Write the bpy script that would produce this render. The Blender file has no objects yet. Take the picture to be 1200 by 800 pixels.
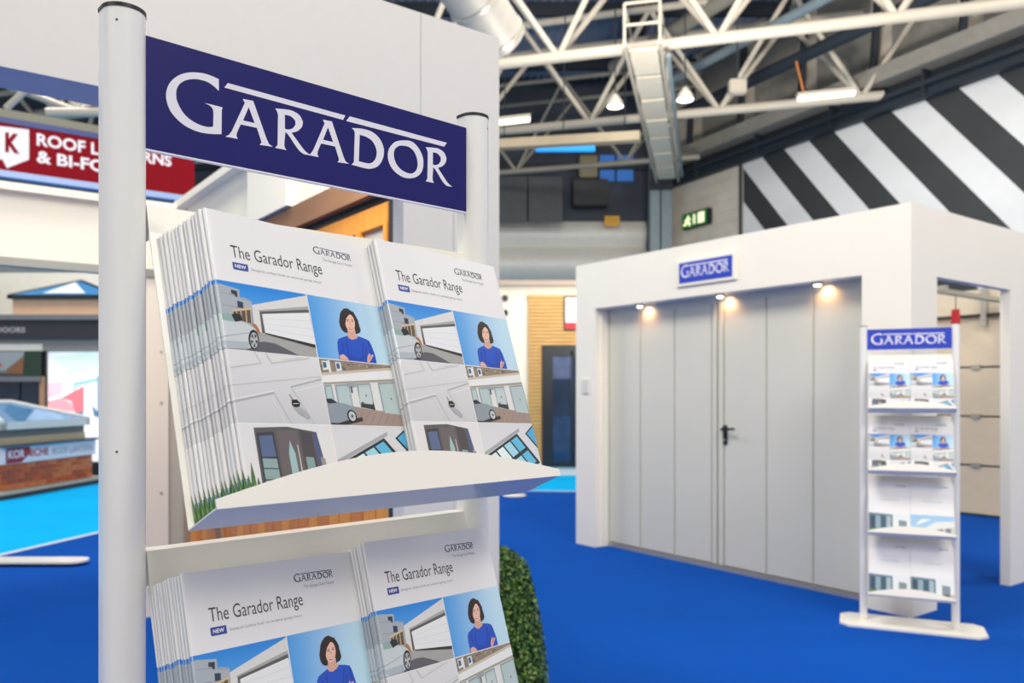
import bpy, bmesh, math, random
from math import sin, cos, pi, radians, atan2, sqrt
from mathutils import Vector, Matrix
from mathutils.geometry import tessellate_polygon

random.seed(7)
SC = bpy.context.scene
COL = SC.collection

# ------------------------------------------------------------------ camera
FPX, HZ, EYE = 950.0, 462.0, 1.30          # focal length in pixels (1200 wide), horizon row, eye height
cam_d = bpy.data.cameras.new('camera')
cam = bpy.data.objects.new('camera', cam_d); COL.objects.link(cam)
cam.location = (0, 0, EYE); cam.rotation_euler = (pi/2, 0, 0)
cam_d.sensor_width = 36.0; cam_d.lens = FPX/1200*36.0
cam_d.shift_y = (HZ-400)/1200.0
cam_d.clip_start = 0.05; cam_d.clip_end = 200
cam_d.dof.use_dof = True; cam_d.dof.focus_distance = 0.97; cam_d.dof.aperture_fstop = 6.5
SC.camera = cam

# ------------------------------------------------------------------ world, lights, exposure
SC.view_settings.view_transform = 'Standard'; SC.view_settings.look = 'None'
SC.view_settings.gamma = 1.0; SC.view_settings.use_curve_mapping = False
SC.view_settings.exposure = 0.0
world = bpy.data.worlds.new('world'); SC.world = world; world.use_nodes = True
bgn = world.node_tree.nodes['Background']
bgn.inputs[0].default_value = (1.0, 0.97, 0.92, 1); bgn.inputs[1].default_value = 0.56

def area_light(name, loc, size, power, target, col=(1, .95, .88)):
    l = bpy.data.lights.new(name, 'AREA'); l.shape = 'SQUARE'; l.size = size; l.energy = power; l.color = col
    o = bpy.data.objects.new(name, l); COL.objects.link(o); o.location = loc
    o.rotation_euler = (Vector(target)-Vector(loc)).to_track_quat('-Z', 'Y').to_euler()
    o['label'] = '%s, an added lamp at %.1f, %.1f metres in the hall' % (name.replace('_', ' '), loc[0], loc[1]); o['category'] = 'lamp'
    return o
WARM = (1, .92, .80)
area_light('hall_fill', (-3.6, -2.2, 5.2), 2.4, 100, (0.0, 1.0, 1.2), (1, .98, .95))  # unseen fill lamps, each added to brighten one area of the hall
area_light('hall_fill', (-.6, -1.2, 7.6), 2.6, 14, (0.2, 1.2, 1.0))
area_light('hall_fill', (4.8, -1.2, 7.8), 2.4, 195, (2.5, 6.5, 1.0), (1, .96, .87))
area_light('hall_fill', (-2.5, 1.6, 8.0), 2.4, 440, (1.3, 6.0, 1.0), WARM)
area_light('hall_fill', (8.5, 5.5, 8.0), 2.0, 400, (6.0, 12.0, 4.0), WARM)
area_light('hall_fill', (-7.5, 10.2, 8.0), 2.2, 480, (-4.8, 8.5, 0.0), (1, .97, .92))
area_light('hall_fill', (0.5, 8.8, 8.0), 2.2, 230, (0.8, 13.5, 2.0), WARM)
area_light('roof_fill', (3.0, -2.5, 5.6), 2.0, 300, (2.0, 11.0, 8.2), (1, .90, .77))  # added out of view to brighten the roof and trusses
area_light('catwalk_fill', (2.6, 9.2, 2.6), 1.2, 380, (2.4, 11.5, 8.5), (1, .90, .77))  # added behind the booth header to light catwalk and trusses from below
area_light('timber_door_fill', (-.68, 2.45, 2.3), .3, 8, (-1.2, 4.0, 1.2), WARM)  # added behind the header, out of sight, to brighten the timber door

# ------------------------------------------------------------------ helpers
def srgb(h):
    h = h.lstrip('#'); v = [int(h[i:i+2], 16)/255 for i in (0, 2, 4)]
    return tuple(x/12.92 if x <= .04045 else ((x+.055)/1.055)**2.4 for x in v)

_m = {}
def mat(name, col, rough=.5, metal=0., var=.04, scale=8., bump=0., emit=0., bscale=None, coat=0., stretch=(1, 1, 1)):
    if name in _m: return _m[name]
    c = srgb(col) if isinstance(col, str) else col
    m = bpy.data.materials.new(name); m.use_nodes = True; nt = m.node_tree; N = nt.nodes; L = nt.links
    b = N['Principled BSDF']
    tc = N.new('ShaderNodeTexCoord'); mp = N.new('ShaderNodeMapping'); mp.inputs['Scale'].default_value = stretch
    L.new(tc.outputs['Object'], mp.inputs[0])
    no = N.new('ShaderNodeTexNoise'); no.inputs['Scale'].default_value = scale; no.inputs['Detail'].default_value = 4
    L.new(mp.outputs[0], no.inputs['Vector'])
    mx = N.new('ShaderNodeMix'); mx.data_type = 'RGBA'
    mx.inputs[6].default_value = (*[max(0, x*(1-var*2)) for x in c], 1)
    mx.inputs[7].default_value = (*[min(1, x*(1+var*2)) for x in c], 1)
    L.new(no.outputs[0], mx.inputs[0]); L.new(mx.outputs[2], b.inputs['Base Color'])
    b.inputs['Roughness'].default_value = rough; b.inputs['Metallic'].default_value = metal
    b.inputs['Coat Weight'].default_value = coat
    if bump:
        n2 = N.new('ShaderNodeTexNoise'); n2.inputs['Scale'].default_value = bscale or scale*6; n2.inputs['Detail'].default_value = 3
        L.new(mp.outputs[0], n2.inputs['Vector'])
        bp = N.new('ShaderNodeBump'); bp.inputs['Strength'].default_value = bump; bp.inputs['Distance'].default_value = .01
        L.new(n2.outputs[0], bp.inputs['Height']); L.new(bp.outputs[0], b.inputs['Normal'])
    if emit:
        L.new(mx.outputs[2], b.inputs['Emission Color']); b.inputs['Emission Strength'].default_value = emit
    _m[name] = m; return m

def mat_print(name, rough=.35, emit=0., coat=.15):
    """flat print: colour read from the attribute 'ink' of the printed shapes"""
    if name in _m: return _m[name]
    m = bpy.data.materials.new(name); m.use_nodes = True; nt = m.node_tree; N = nt.nodes; L = nt.links
    b = N['Principled BSDF']; a = N.new('ShaderNodeAttribute'); a.attribute_name = 'ink'
    L.new(a.outputs['Color'], b.inputs['Base Color'])
    b.inputs['Roughness'].default_value = rough; b.inputs['Coat Weight'].default_value = coat
    if emit:
        L.new(a.outputs['Color'], b.inputs['Emission Color']); b.inputs['Emission Strength'].default_value = emit
    _m[name] = m; return m

def mat_glass(name, col, rough=.05, alpha=.35, metal=0.):
    if name in _m: return _m[name]
    m = mat(name, col, rough=rough, metal=metal, var=.05)
    m.node_tree.nodes['Principled BSDF'].inputs['Alpha'].default_value = alpha
    return m

class MB:
    def __init__(s): s.v = []; s.f = []
    def add(s, vs, fs):
        k = len(s.v); s.v += [tuple(v) for v in vs]; s.f += [tuple(i+k for i in f) for f in fs]; return s
    def box(s, a, b, M=None, ch=0.):
        x0, y0, z0 = [min(p, q) for p, q in zip(a, b)]; x1, y1, z1 = [max(p, q) for p, q in zip(a, b)]
        if ch <= 0:
            vs = [(x0, y0, z0), (x1, y0, z0), (x1, y1, z0), (x0, y1, z0), (x0, y0, z1), (x1, y0, z1), (x1, y1, z1), (x0, y1, z1)]
            fs = [(0, 3, 2, 1), (4, 5, 6, 7), (0, 1, 5, 4), (1, 2, 6, 5), (2, 3, 7, 6), (3, 0, 4, 7)]
        else:
            bm = bmesh.new(); bmesh.ops.create_cube(bm, size=1)
            for v in bm.verts:
                v.co = Vector(((x0+x1)/2+v.co.x*(x1-x0), (y0+y1)/2+v.co.y*(y1-y0), (z0+z1)/2+v.co.z*(z1-z0)))
            c = min(ch, .45*min(x1-x0, y1-y0, z1-z0))
            bmesh.ops.bevel(bm, geom=list(bm.edges), offset=c, segments=2, affect='EDGES')
            bm.verts.index_update(); vs = [tuple(v.co) for v in bm.verts]; fs = [tuple(v.index for v in f.verts) for f in bm.faces]; bm.free()
        if M is not None: vs = [tuple(M @ Vector(v)) for v in vs]
        return s.add(vs, fs)
    def tube(s, p, q, r, n=10, r2=None, caps=True):
        p = Vector(p); q = Vector(q); d = (q-p).normalized(); r2 = r if r2 is None else r2
        a = d.orthogonal().normalized(); b = d.cross(a)
        vs = []; 
        for c, rr in ((p, r), (q, r2)):
            for i in range(n):
                t = 2*pi*i/n; vs.append(c+(a*cos(t)+b*sin(t))*rr)
        fs = [(i, (i+1) % n, n+(i+1) % n, n+i) for i in range(n)]
        if caps: fs += [tuple(range(n-1, -1, -1)), tuple(range(n, 2*n))]
        return s.add(vs, fs)
    def prism(s, pts, axis, h0, h1):
        """extrude polygon pts (2D) along axis: 'x','y','z'"""
        n = len(pts)
        def P(p, h): return {'z': (p[0], p[1], h), 'y': (p[0], h, p[1]), 'x': (h, p[0], p[1])}[axis]
        vs = [P(p, h0) for p in pts]+[P(p, h1) for p in pts]
        fs = [(i, (i+1) % n, n+(i+1) % n, n+i) for i in range(n)]+[tuple(range(n-1, -1, -1)), tuple(range(n, 2*n))]
        return s.add(vs, fs)
    def lathe(s, prof, n=24, c=(0, 0, 0)):
        vs = []; m = len(prof)
        for i in range(n):
            t = 2*pi*i/n
            for r, z in prof: vs.append((c[0]+r*cos(t), c[1]+r*sin(t), c[2]+z))
        fs = []
        for i in range(n):
            j = (i+1) % n
            for k in range(m-1): fs.append((i*m+k, j*m+k, j*m+k+1, i*m+k+1))
        return s.add(vs, fs)
    def mesh(s, name, m, smooth=False):
        me = bpy.data.meshes.new(name); me.from_pydata(s.v, [], s.f); me.validate()
        bm = bmesh.new(); bm.from_mesh(me); bmesh.ops.recalc_face_normals(bm, faces=bm.faces); bm.to_mesh(me); bm.free()
        me.materials.append(m)
        if smooth:
            me.shade_smooth()
            try: me.set_sharp_from_angle(angle=radians(35))
            except Exception: pass
        return me

def link(name, me, parent=None, label=None, cat=None, group=None, kind=None, M=None):
    o = bpy.data.objects.new(name, me); COL.objects.link(o)
    if parent is not None: o.parent = parent
    if M is not None: o.matrix_local = M
    if label: o['label'] = label
    if cat: o['category'] = cat
    if group: o['group'] = group
    if kind: o['kind'] = kind
    return o
def part(name, mb, m, parent=None, smooth=False, **k):
    return link(name, mb.mesh(name, m, smooth), parent, **k)
def thing(name, label, cat, group=None, loc=(0, 0, 0), rz=0., M=None):
    o = bpy.data.objects.new(name, None); COL.objects.link(o); o.empty_display_size = .1
    if M is not None: o.matrix_world = M
    else: o.location = loc; o.rotation_euler = (0, 0, rz)
    o['label'] = label; o['category'] = cat
    if group: o['group'] = group
    return o
def struct(name, mb, m, smooth=False, parent=None, M=None):
    o = part(name, mb, m, parent, smooth, M=M)
    if parent is None: o['kind'] = 'structure'
    return o
KIDS = lambda o: [c for c in bpy.data.objects if c.parent == o]
def copy_tree(o, parent=None, kids=None):
    if kids is None:
        kids = {}
        for c in bpy.data.objects:
            if c.parent: kids.setdefault(c.parent.name, []).append(c)
    c = o.copy(); COL.objects.link(c); c.parent = parent
    for ch in kids.get(o.name, []): copy_tree(ch, c, kids)
    return c
def B(*a, ch=0.): return MB().box(a[:3], a[3:], ch=ch)

# ------------------------------------------------------------------ materials
M_white = mat('white_powder_coat', '#e9e7df', rough=.32, var=.01, coat=.2)
M_post = mat('white_gloss_post', '#efefea', rough=.25, var=.01, coat=.4)
M_black = mat('black_plastic', '#1c1e22', rough=.4)
M_booth = mat('booth_white_paint', '#f3f0e4', rough=.55, var=.012, scale=3, bump=.02)
M_wallp = mat('laminate_white_panel', '#dbdad5', rough=.5, var=.012, scale=40, bump=.03)
M_grey = mat('grey_door_steel', '#d3d4c9', rough=.38, var=.015, scale=2)
M_greyd = mat('grey_metal', '#8f9290', rough=.4, metal=.3, var=.05)
M_steelblue = mat('bluegrey_steel', '#7c8d96', rough=.5, var=.08)
M_navy = mat('dark_navy_steel', '#222b36', rough=.6, var=.1)
M_truss = mat('cream_truss_paint', '#b8b2a5', rough=.45, var=.03)
M_truss2 = mat('grey_truss_paint', '#8f8b80', rough=.5, var=.06)
M_deck = mat('roof_deck', '#aab4cc', rough=.6, metal=.2, var=.1)
M_conc = mat('concrete_block', '#d2cabc', rough=.9, var=.08, scale=2.5, bump=.3)
M_darkgrey = mat('charcoal_board', '#3b3b3f', rough=.6, var=.05)
M_aluminium = mat('brushed_aluminium', '#b8b6ac', rough=.35, metal=.5, var=.05)
M_sign = mat('sign_navy_vinyl', '#1d1d68', rough=.38, var=.02)
for _k in ('sign_navy_vinyl', 'red_banner_vinyl'):
    if _k in _m: _m[_k].node_tree.nodes['Principled BSDF'].inputs['Specular IOR Level'].default_value = .25
M_signb = mat('sign_blue_vinyl', '#2a45bd', rough=.4, var=.02)
M_letter = mat('letter_white_vinyl', '#e9e9f2', rough=.45, var=.01)
M_paper = mat('brochure_paper', '#e9e9ea', rough=.33, var=.01, coat=.25)
M_page = mat('page_edge_paper', '#e6e6e4', rough=.8, var=.05, scale=60, stretch=(1, 60, 1))
M_ink = mat_print('offset_print', rough=.3, coat=.3)
M_inkdark = mat('dark_ink', '#2e3035', rough=.4)
M_inkblue = mat('blue_ink', '#2a4597', rough=.4)
M_inknavy = mat('navy_ink', '#2b3050', rough=.4)
M_inkgrey = mat('grey_ink', '#8b8e9c', rough=.4)
M_red = mat('red_banner_vinyl', '#86081a', rough=.75, var=.03)
_m['red_banner_vinyl'].node_tree.nodes['Principled BSDF'].inputs['Specular IOR Level'].default_value = .15
M_wood = mat('golden_timber', '#e0953a', rough=.5, var=.12, scale=5, stretch=(9, 9, .7))
M_wood2 = mat('red_brown_timber', '#cf7f38', rough=.5, var=.14, scale=5, stretch=(9, 9, .7))
M_brown = mat('brown_timber_frame', '#8a6549', rough=.6, var=.1, scale=6)
M_slat = mat('larch_slat', '#d6aa66', rough=.6, var=.15, scale=3, stretch=(1, 3, 9))
M_dkframe = mat('anthracite_frame', '#1f262c', rough=.4, var=.05)
M_glassdk = mat('dark_glazing', '#243449', rough=.06, var=.25, scale=2.5)
M_beige = mat('beige_door_skin', '#dccdb2', rough=.6, var=.05, scale=12, stretch=(.6, .6, 6))
M_glow = mat('lamp_glow', '#fff8ee', emit=6.0)
M_tubeglow = mat('batten_glow', '#fff1de', emit=2.2)

def carpet(name, col):
    m = mat(name, col, rough=.95, var=.06, scale=1.3, bump=.5, bscale=260)
    b = m.node_tree.nodes['Principled BSDF']; b.inputs['Specular IOR Level'].default_value = .1
    return m
M_carpet = carpet('royal_blue_carpet', '#024eae')
M_aisle = carpet('sky_blue_carpet', '#00b6ff')

# ------------------------------------------------------------------ directions of the stands
A = Vector((.803, .596, 0)); Bv = Vector((-.596, .803, 0)); RZ = atan2(.596, .803)
def ray(px, py, Y): return Vector(((px-600)/FPX*Y, Y, EYE-(py-HZ)/FPX*Y))

# ================================================================== THE HALL
mb = MB().box((-20, -8, -.1), (16, 22, -.004)); struct('floor', mb, mat('hall_floor_concrete', '#b5afa4', rough=.8, var=.06, scale=1.5))
struct('floor_blue_carpet', MB().box((-5.6, -1.2, -.004), (9.2, 12.2, 0)), M_carpet)
# pale aisle carpet beyond a diagonal joint, and the white edging strip laid along the joint
bnd = [(-5.4, 1.2), (-4.13, 6.53), (-3.74, 8.23), (-3.13, 11.0), (-.14, 10.93), (.82, 10.83), (9.0, 10.0)]
mb = MB().prism(bnd+[(9.0, 19.5), (-19, 19.5), (-19, 1.2)], 'z', .001, .004); o = struct('floor_aisle_carpet', mb, M_aisle)
mb = MB()
for p, q in zip(bnd[:-1], bnd[1:]):
    P, Q = Vector((*p, 0)), Vector((*q, 0)); d = (Q-P).normalized(); nn = Vector((-d.y, d.x, 0))*.03
    vs = [P-nn, Q-nn, Q+nn, P+nn]; mb.add([(v.x, v.y, z) for z in (.004, .008) for v in vs], [(3, 2, 1, 0), (4, 5, 6, 7), (0, 1, 5, 4), (1, 2, 6, 5), (2, 3, 7, 6), (3, 0, 4, 7)])
struct('trim_1', mb, mat('white_edging_tape', '#d4dff0', rough=.6))

YB = 19.9
# back wall of the hall: dark upper cladding, bulging pale bulkhead, blue lit panes
mb = MB().box((-20, YB+.4, 0), (3.9, YB+.7, 10)); wall_back = struct('wall_back', mb, mat('dark_blue_cladding', '#3c4452', rough=.7, var=.15, scale=1.2))
prof = []
for i in range(9):
    t = i/8; prof.append((YB+.38-.16*sin(pi*t), 5.62-.62*t))
for i in range(1, 13):
    t = i/12; prof.append((YB+.38-.34*sin(pi*t), 5.0-.95*t))
prof += [(YB+.42, 4.05), (YB+.42, 5.62)]
mb = MB().prism(prof, 'x', -19.5, 3.35); part('bulkhead_cladding', mb, mat('pale_bulkhead_sheet', '#dedcd6', rough=.4, var=.04), wall_back, smooth=True)
for k in range(4):
    x = -.3+k*.86-1.9; part('mesh_screen', B(x+.02, YB-.35, 5.45, x+.84, YB-.31, 6.55), mat('dark_mesh_screen', '#4a4d52', rough=.6, var=.1), wall_back)
for k, (px0, px1) in enumerate(((703, 720), (723, 742))):
    a = ray(px0, 212, YB+.35); b = ray(px1, 182, YB+.35)
    part('blue_lit_pane', B(a.x, YB+.33, a.z, b.x, YB+.39, b.z), mat('blue_lit_glass', '#2f6fc0', emit=.35), wall_back)
for nm_, c_, m_ in (('cable_cabinet', (672, 210, 713, 240), M_dkframe), ('beige_cabinet', (679, 182, 700, 208), mat('beige_cabinet_paint', '#8d8468', rough=.6))):
    a = ray(c_[0], c_[3], YB-.1); b = ray(c_[2], c_[1], YB-.1)
    part(nm_, B(a.x, YB-.15, a.z, b.x, YB+.40, b.z, ch=.02), m_, wall_back)
for z in (6.9, 7.7):
    part('cladding_rail', B(-19, YB+.28, z, 3.8, YB+.4, z+.16), M_navy, wall_back)
a = ray(709, 264, YB-.1); b = ray(726.5, 252, YB-.1)
t = thing('warning_sign', 'small yellow sign on the pale bulkhead of the back wall', 'sign', loc=(a.x, YB-.02, a.z))
part('sign_face', B(0, 0, 0, b.x-a.x, .03, b.z-a.z, ch=.01), mat('yellow_sign_vinyl', '#d9a01c', rough=.5), t)
part('print_line', MB().box((.05, -.003, .16), (b.x-a.x-.05, 0, .18)).box((.05, -.003, .09), (b.x-a.x-.08, 0, .105)), mat('sign_brown_ink', '#a8780f'), t)

# two steel columns at the corner
for k, (px, w) in enumerate(((766.5, 11), (780, 12))):
    x = (px-600)/FPX*19.2; h = w/2/FPX*19.2
    t = thing('steel_column', ['left one of the two blue-grey steel columns at the hall corner, in front of the dark cladding', 'right one of the two blue-grey steel columns, against the concrete block wall'][k], 'column', loc=(x, 19.2, 0))
    part('web', B(-.02, -.1, 0, .02, .1, 7.6), M_steelblue, t)
    part('flange', B(-h, -.13, 0, h, -.1, 7.6), M_steelblue, t); part('flange', B(-h, .1, 0, h, .13, 7.6), M_steelblue, t)
    part('splice_plate', B(-h-.02, -.16, 6.1, h+.02, -.13, 6.6), M_navy, t)

# striped right-hand wall, running from the hall corner towards the viewer
WC = Vector((3.836, 19.7, 0)); WD = Vector((.466, -.8847, 0)); WN = Vector((-.8847, -.466, 0))
WM = Matrix((( WD.x, -WN.x, 0, WC.x), (WD.y, -WN.y, 0, WC.y), (0, 0, 1, 0), (0, 0, 0, 1)))    # local x along the wall, -y into the hall
wall_right = struct('wall_right', B(0, 0, 0, 17, .3, 9.2), M_conc, M=WM)
# block courses of the bare part: recessed joints between proud blocks
mbj = MB()
for r in range(14):
    z = 3.0+r*.235
    for c in range(-1, 6):
        x0 = c*.46+(.23 if r % 2 else 0); x1 = x0+.452
        x0 = max(x0, .02); x1 = min(x1, 2.42)
        if x1-x0 < .05: continue
        mbj.box((x0, -.012, z), (x1, .01, z+.228))
o = part('block_course', mbj, M_conc, wall_right); o['kind'] = 'stuff'
part('drain_pipe', MB().tube((2.46, -.06, 0), (2.46, -.06, 6.3), .035, 10), M_navy, wall_right, smooth=True)
ZT = 6.27; SL = .85
def stripe(s0, s1, zb=0.4):
    pts = []
    poly = [(s0, ZT), (s1, ZT), (s1+SL*(ZT-zb), zb), (s0+SL*(ZT-zb), zb)]
    # clip to x>=2.5
    out = []
    for i in range(4):
        p, q = poly[i], poly[(i+1) % 4]
        if p[0] >= 2.5: out.append(p)
        if (p[0] >= 2.5) != (q[0] >= 2.5):
            t_ = (2.5-p[0])/(q[0]-p[0]); out.append((2.5, p[1]+t_*(q[1]-p[1])))
    return out
M_strW = mat('stripe_white_paint', '#d9dcdf', rough=.6, var=.05, scale=1.5, bump=.05)
M_strB = mat('stripe_charcoal_paint', '#33373a', rough=.6, var=.12, scale=1.5, bump=.05)
for k in range(-3, 8):
    w0 = 2.42+1.24*k; w1 = w0+.63
    for (p0, p1, m_, nm) in ((w0, w1, M_strW, 'white_stripe'), (w1, w0+1.24, M_strB, 'charcoal_stripe')):
        pl = stripe(p0, p1)
        if len(pl) >= 3 and max(p[0] for p in pl) > 2.6:
            part(nm, MB().prism(pl, 'y', -.012, .01), m_, wall_right)
part('ledge_beam', B(0, -.30, 6.42, 17, 0, 6.50), M_navy, wall_right)
part('dark_girder', MB().box((0, -.18, 6.27), (17, -.002, 6.42)).box((0, -.10, 6.50), (17, -.002, 6.72)), M_navy, wall_right)
part('concrete_ledge', B(0, -.45, 6.70, 17, 0, 6.98), mat('grey_ledge', '#8b8881', rough=.7, var=.08), wall_right)
for k in range(9):
    s = 1.2+1.65*k
    part('infill_panel', B(s, -.03, 6.98, s+1.2, 0, 9.1), mat('grey_infill_panel', '#8d8b84', rough=.6, var=.1), wall_right)
    part('bracket_strut', MB().tube((s-.25, -.2, 6.98), (s-.1, -.2, 9.0), .07, 8), M_navy, wall_right)
for k in range(7):
    part('beam_stiffener', B(1.2+1.9*k, -.29, 6.28, 1.24+1.9*k, -.02, 6.70), M_navy, wall_right)

# long pipes / cable trays under the roof beside the striped wall
def wp(s, y, z): return WM @ Vector((s, y, z))
for k, (y, z, r, lab) in enumerate(((-1.2, 7.35, .12, 'thick dark service pipe under the roof nearest the striped wall'), (-1.9, 7.75, .09, 'middle dark service pipe under the roof'), (-2.7, 8.2, .15, 'upper grey duct pipe under the roof beside the trusses'))):
    o = part('service_pipe', MB().tube(wp(1.5, y, z), wp(14, y, z), r, 12), [M_navy, M_steelblue, M_truss2][k], None, True, label=lab, cat='pipe')

# roof deck: corrugated sheet, and the purlins under it
mb = MB(); n = 190; xs = []
for i in range(n):
    x = -19+i*.18
    for dx, z in ((0, 9.2), (.05, 9.2), (.07, 9.26), (.16, 9.26)): xs.append((x+dx, z))
vs = [(x, y, z) for y in (-5, 21.0) for x, z in xs]; m_ = len(xs)
mb.add(vs, [(i, i+1, m_+i+1, m_+i) for i in range(m_-1)])
ceiling = struct('ceiling', mb, M_deck)
for k in range(5):
    y = 8.2+2.7*k
    part('purlin', MB().box((-18, y, 8.92), (14, y+.1, 9.18)), M_navy, ceiling)
for k in range(4):
    x = -8+5.2*k
    part('roof_girder', MB().box((x, 6, 8.45), (x+.22, 20.2, 8.9)), mat('roof_girder_paint', '#3d3a38', rough=.7, var=.1), ceiling)

# roof trusses: one bottom chord tube, two top chords and paired diagonals
TD = Vector((.9608, -.2769, 0))            # the way they run
TN = Vector((.2769, .9608, 0))
def truss(pA, s0, s1, node0, pitch, r, label, m_):
    """pA a point of the bottom chord; s measured along TD"""
    M = Matrix(((TD.x, TN.x, 0, pA.x), (TD.y, TN.y, 0, pA.y), (0, 0, 1, 0), (0, 0, 0, 1)))
    t = thing('roof_truss', label, 'truss', 'roof trusses', M=Matrix.Translation((pA.x, pA.y, pA.z)) @ Matrix.Rotation(atan2(TD.y, TD.x), 4, 'Z'))
    part('bottom_chord', MB().tube((s0, 0, 0), (s1, 0, 0), r, 14), m_, t, True)
    H = 1.75; W = .62
    for y in (-W, W): part('top_chord', MB().tube((s0, y, H), (s1, y, H), r*.8, 12), m_, t, True)
    k = math.ceil((s0-node0)/pitch)
    while node0+k*pitch < s1:
        s = node0+k*pitch
        for sg in (-1, 1):
            for y in (-W, W):
                part('diagonal', MB().tube((s, 0, 0), (s+sg*pitch/2, y, H), r*.55, 8), m_, t, True)
        k += 1
    return t
p1 = ray(654, 67, 12.45); truss(p1, -13, 7.0, 0, 2.38, .085, 'nearest cream tubular roof truss, crossing the top of the picture', M_truss)
p2 = ray(691, 144, 15.6); truss(p2, -14, 5.2, 0, 2.42, .085, 'second cream roof truss back, behind the two bell-shaped lamps', M_truss)
p3 = ray(600, 201, 18.6); truss(p3, -14, 4.2, 0.1, 2.5, .06, 'farthest thin grey roof truss, in front of the back wall', M_truss2)
# stray truss seen over the red banner on the left
t = thing('roof_truss', 'white tubular truss seen above the red banner at the left edge', 'truss', M=Matrix.Translation(ray(93, 132, 9.5)))
part('bottom_chord', MB().tube((-.33, -.1, -.03), (3.2, .8, .28), .05, 12), M_truss, t, True)
part('top_chord', MB().tube((-1.6, .2, .62), (.02, 0, 0), .04, 12), M_truss, t, True)
for q in ((-.22, .1, .32), (.0, .1, .32), (.22, .1, .28)): part('diagonal', MB().tube((0, 0, 0), q, .035, 8), M_truss, t, True)
part('brace', MB().tube((-.86, 0, .05), (-.52, 0, .36), .04, 8), M_truss, t, True)

# access catwalk slung under the roof, running away from the camera
VW = Vector((.24, 1, 0)).normalized()
c0 = ray(753, 52, 11.6)
t = thing('roof_catwalk', 'cream catwalk with side rails slung under the roof, running away between the lamps', 'catwalk', M=Matrix.Translation(c0) @ Matrix.Rotation(-atan2(.24, 1), 4, 'Z'))
for k in range(7):
    part('deck_plate', B(-.20, .2+k*1.05, 0, .20, 1.14+k*1.05, .03), mat('pale_deck_plate', '#ded6c4', rough=.5, var=.05), t)
for x in (-.25, .25):
    part('side_rail', MB().box((x-.02, -.1, -.05), (x+.02, 7.6, .05)), M_truss, t)
    part('hand_rail', MB().tube((x, -.1, .55), (x, 7.6, .55), .02, 8), M_truss, t, True)
for k in range(8):
    for x in (-.25, .25): part('rail_post', MB().tube((x, -.08+k*1.09, 0), (x, -.08+k*1.09, .56), .022, 8), M_truss, t, True)
for z in (.25, .56): part('end_bar', MB().tube((-.25, -.1, z), (.25, -.1, z), .022, 8), M_truss, t, True)
part('light_conduit', B(.32, .3, -.1, .38, 7, -.04), M_steelblue, t)

# big round duct at the top left of the roof
d0 = ray(588, 48, 10.2); d1 = ray(516, -60, 9.2)
t = thing('ventilation_duct', 'fat silver round ventilation duct ending above the white stand wall', 'duct', M=Matrix.Translation(d0))
ax = (d1-d0); part('duct_tube', MB().tube((0, 0, 0), ax*1.6, .33, 28), mat('galvanised_duct', '#a09f9b', rough=.55, metal=.15, var=.06), t, True)
for k in range(4): part('duct_band', MB().tube(ax*(.05+.4*k), ax*(.08+.4*k), .345, 28), M_aluminium, t, True)

# long box duct and blue strip light under the second truss
a = ray(560, 171, 15.0); b = ray(750, 160, 14.3)
t = thing('box_duct', 'long beige box duct hanging under the second truss', 'duct', M=Matrix.Translation(a))
d = (b-a); L_ = d.length; R_ = d.to_track_quat('X', 'Z').to_matrix().to_4x4()
o = part('duct_body', B(-1.5, -.1, -.08, L_, .1, .08), mat('beige_duct', '#ab9f88', rough=.6), t); o.matrix_local = R_
for k in range(4):
    o = part('hanger_rod', MB().tube((-.6+k*1.1, 0, .08), (-.6+k*1.1, 0, 3.0), .012, 6), M_navy, t); o.matrix_local = R_
a = ray(628, 174, 15.5); b = ray(697, 169, 15.5)
t = thing('blue_light_strip', 'bright blue glowing strip light under the beige box duct', 'lamp', M=Matrix.Translation(a))
part('diffuser', MB().box((0, -.05, -.05), (b.x-a.x, .05, .06)), mat('blue_strip_glow', '#0f8be6', emit=1.1), t)
part('mounting_rail', B(-.7, -.04, .06, b.x-a.x+.3, .04, .12), mat('copper_rail', '#8a6a52', rough=.5), t)

# two high-bay lamps, and three linear fittings
for px, py, Y, lab in ((721, 121, 13.9, 'left one of the two bell-shaped high-bay lamps under the roof'), (803, 113, 13.7, 'right one of the two bell-shaped high-bay lamps, right of the catwalk')):
    c = ray(px, py, Y)
    t = thing('high_bay_lamp', lab, 'lamp', 'high-bay lamps', M=Matrix.Translation(c))
    part('reflector', MB().lathe([(.03, .16), (.06, .12), (.13, .02), (.145, -.06), (.135, -.06), (.12, .0), (.05, .1)], 24), mat('white_reflector', '#e8e4da', rough=.4), t, True)
    part('lens', MB().lathe([(0.0, -.075), (.12, -.06), (.13, -.04), (0, -.03)], 24), M_glow, t, True)
    part('cord', MB().tube((0, 0, .15), (0, 0, 1.6), .012, 6), M_navy, t)
for px0, py0, px1, py1, Y, lab in ((934, 114, 1002, 107, 13.6, 'linear roof light with its end cable, above the striped wall'), (560, 145, 622, 138, 14.4, 'linear roof light partly behind the top corner of the stand wall')):
    a = ray(px0, py0, Y); b = ray(px1, py1, Y)
    t = thing('linear_roof_light', lab, 'lamp', 'linear roof lights', M=Matrix.Translation(a))
    R_ = (b-a).to_track_quat('X', 'Z').to_matrix().to_4x4(); L_ = (b-a).length
    o = part('housing', B(0, -.06, 0, L_, .06, .06), M_truss, t); o.matrix_local = R_
    o = part('tube', MB().tube((.02, 0, -.02), (L_-.02, 0, -.02), .05, 12), M_tubeglow, t, True); o.matrix_local = R_
    o = part('cable', MB().tube((.12, 0, .06), (.05, 0, .6), .015, 6), M_wood2, t); o.matrix_local = R_
c = ray(864, 102, 13.4)
t = thing('roof_junction_box', 'small pale square box hanging under the roof right of the lamps', 'box', M=Matrix.Translation(c))
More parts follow.
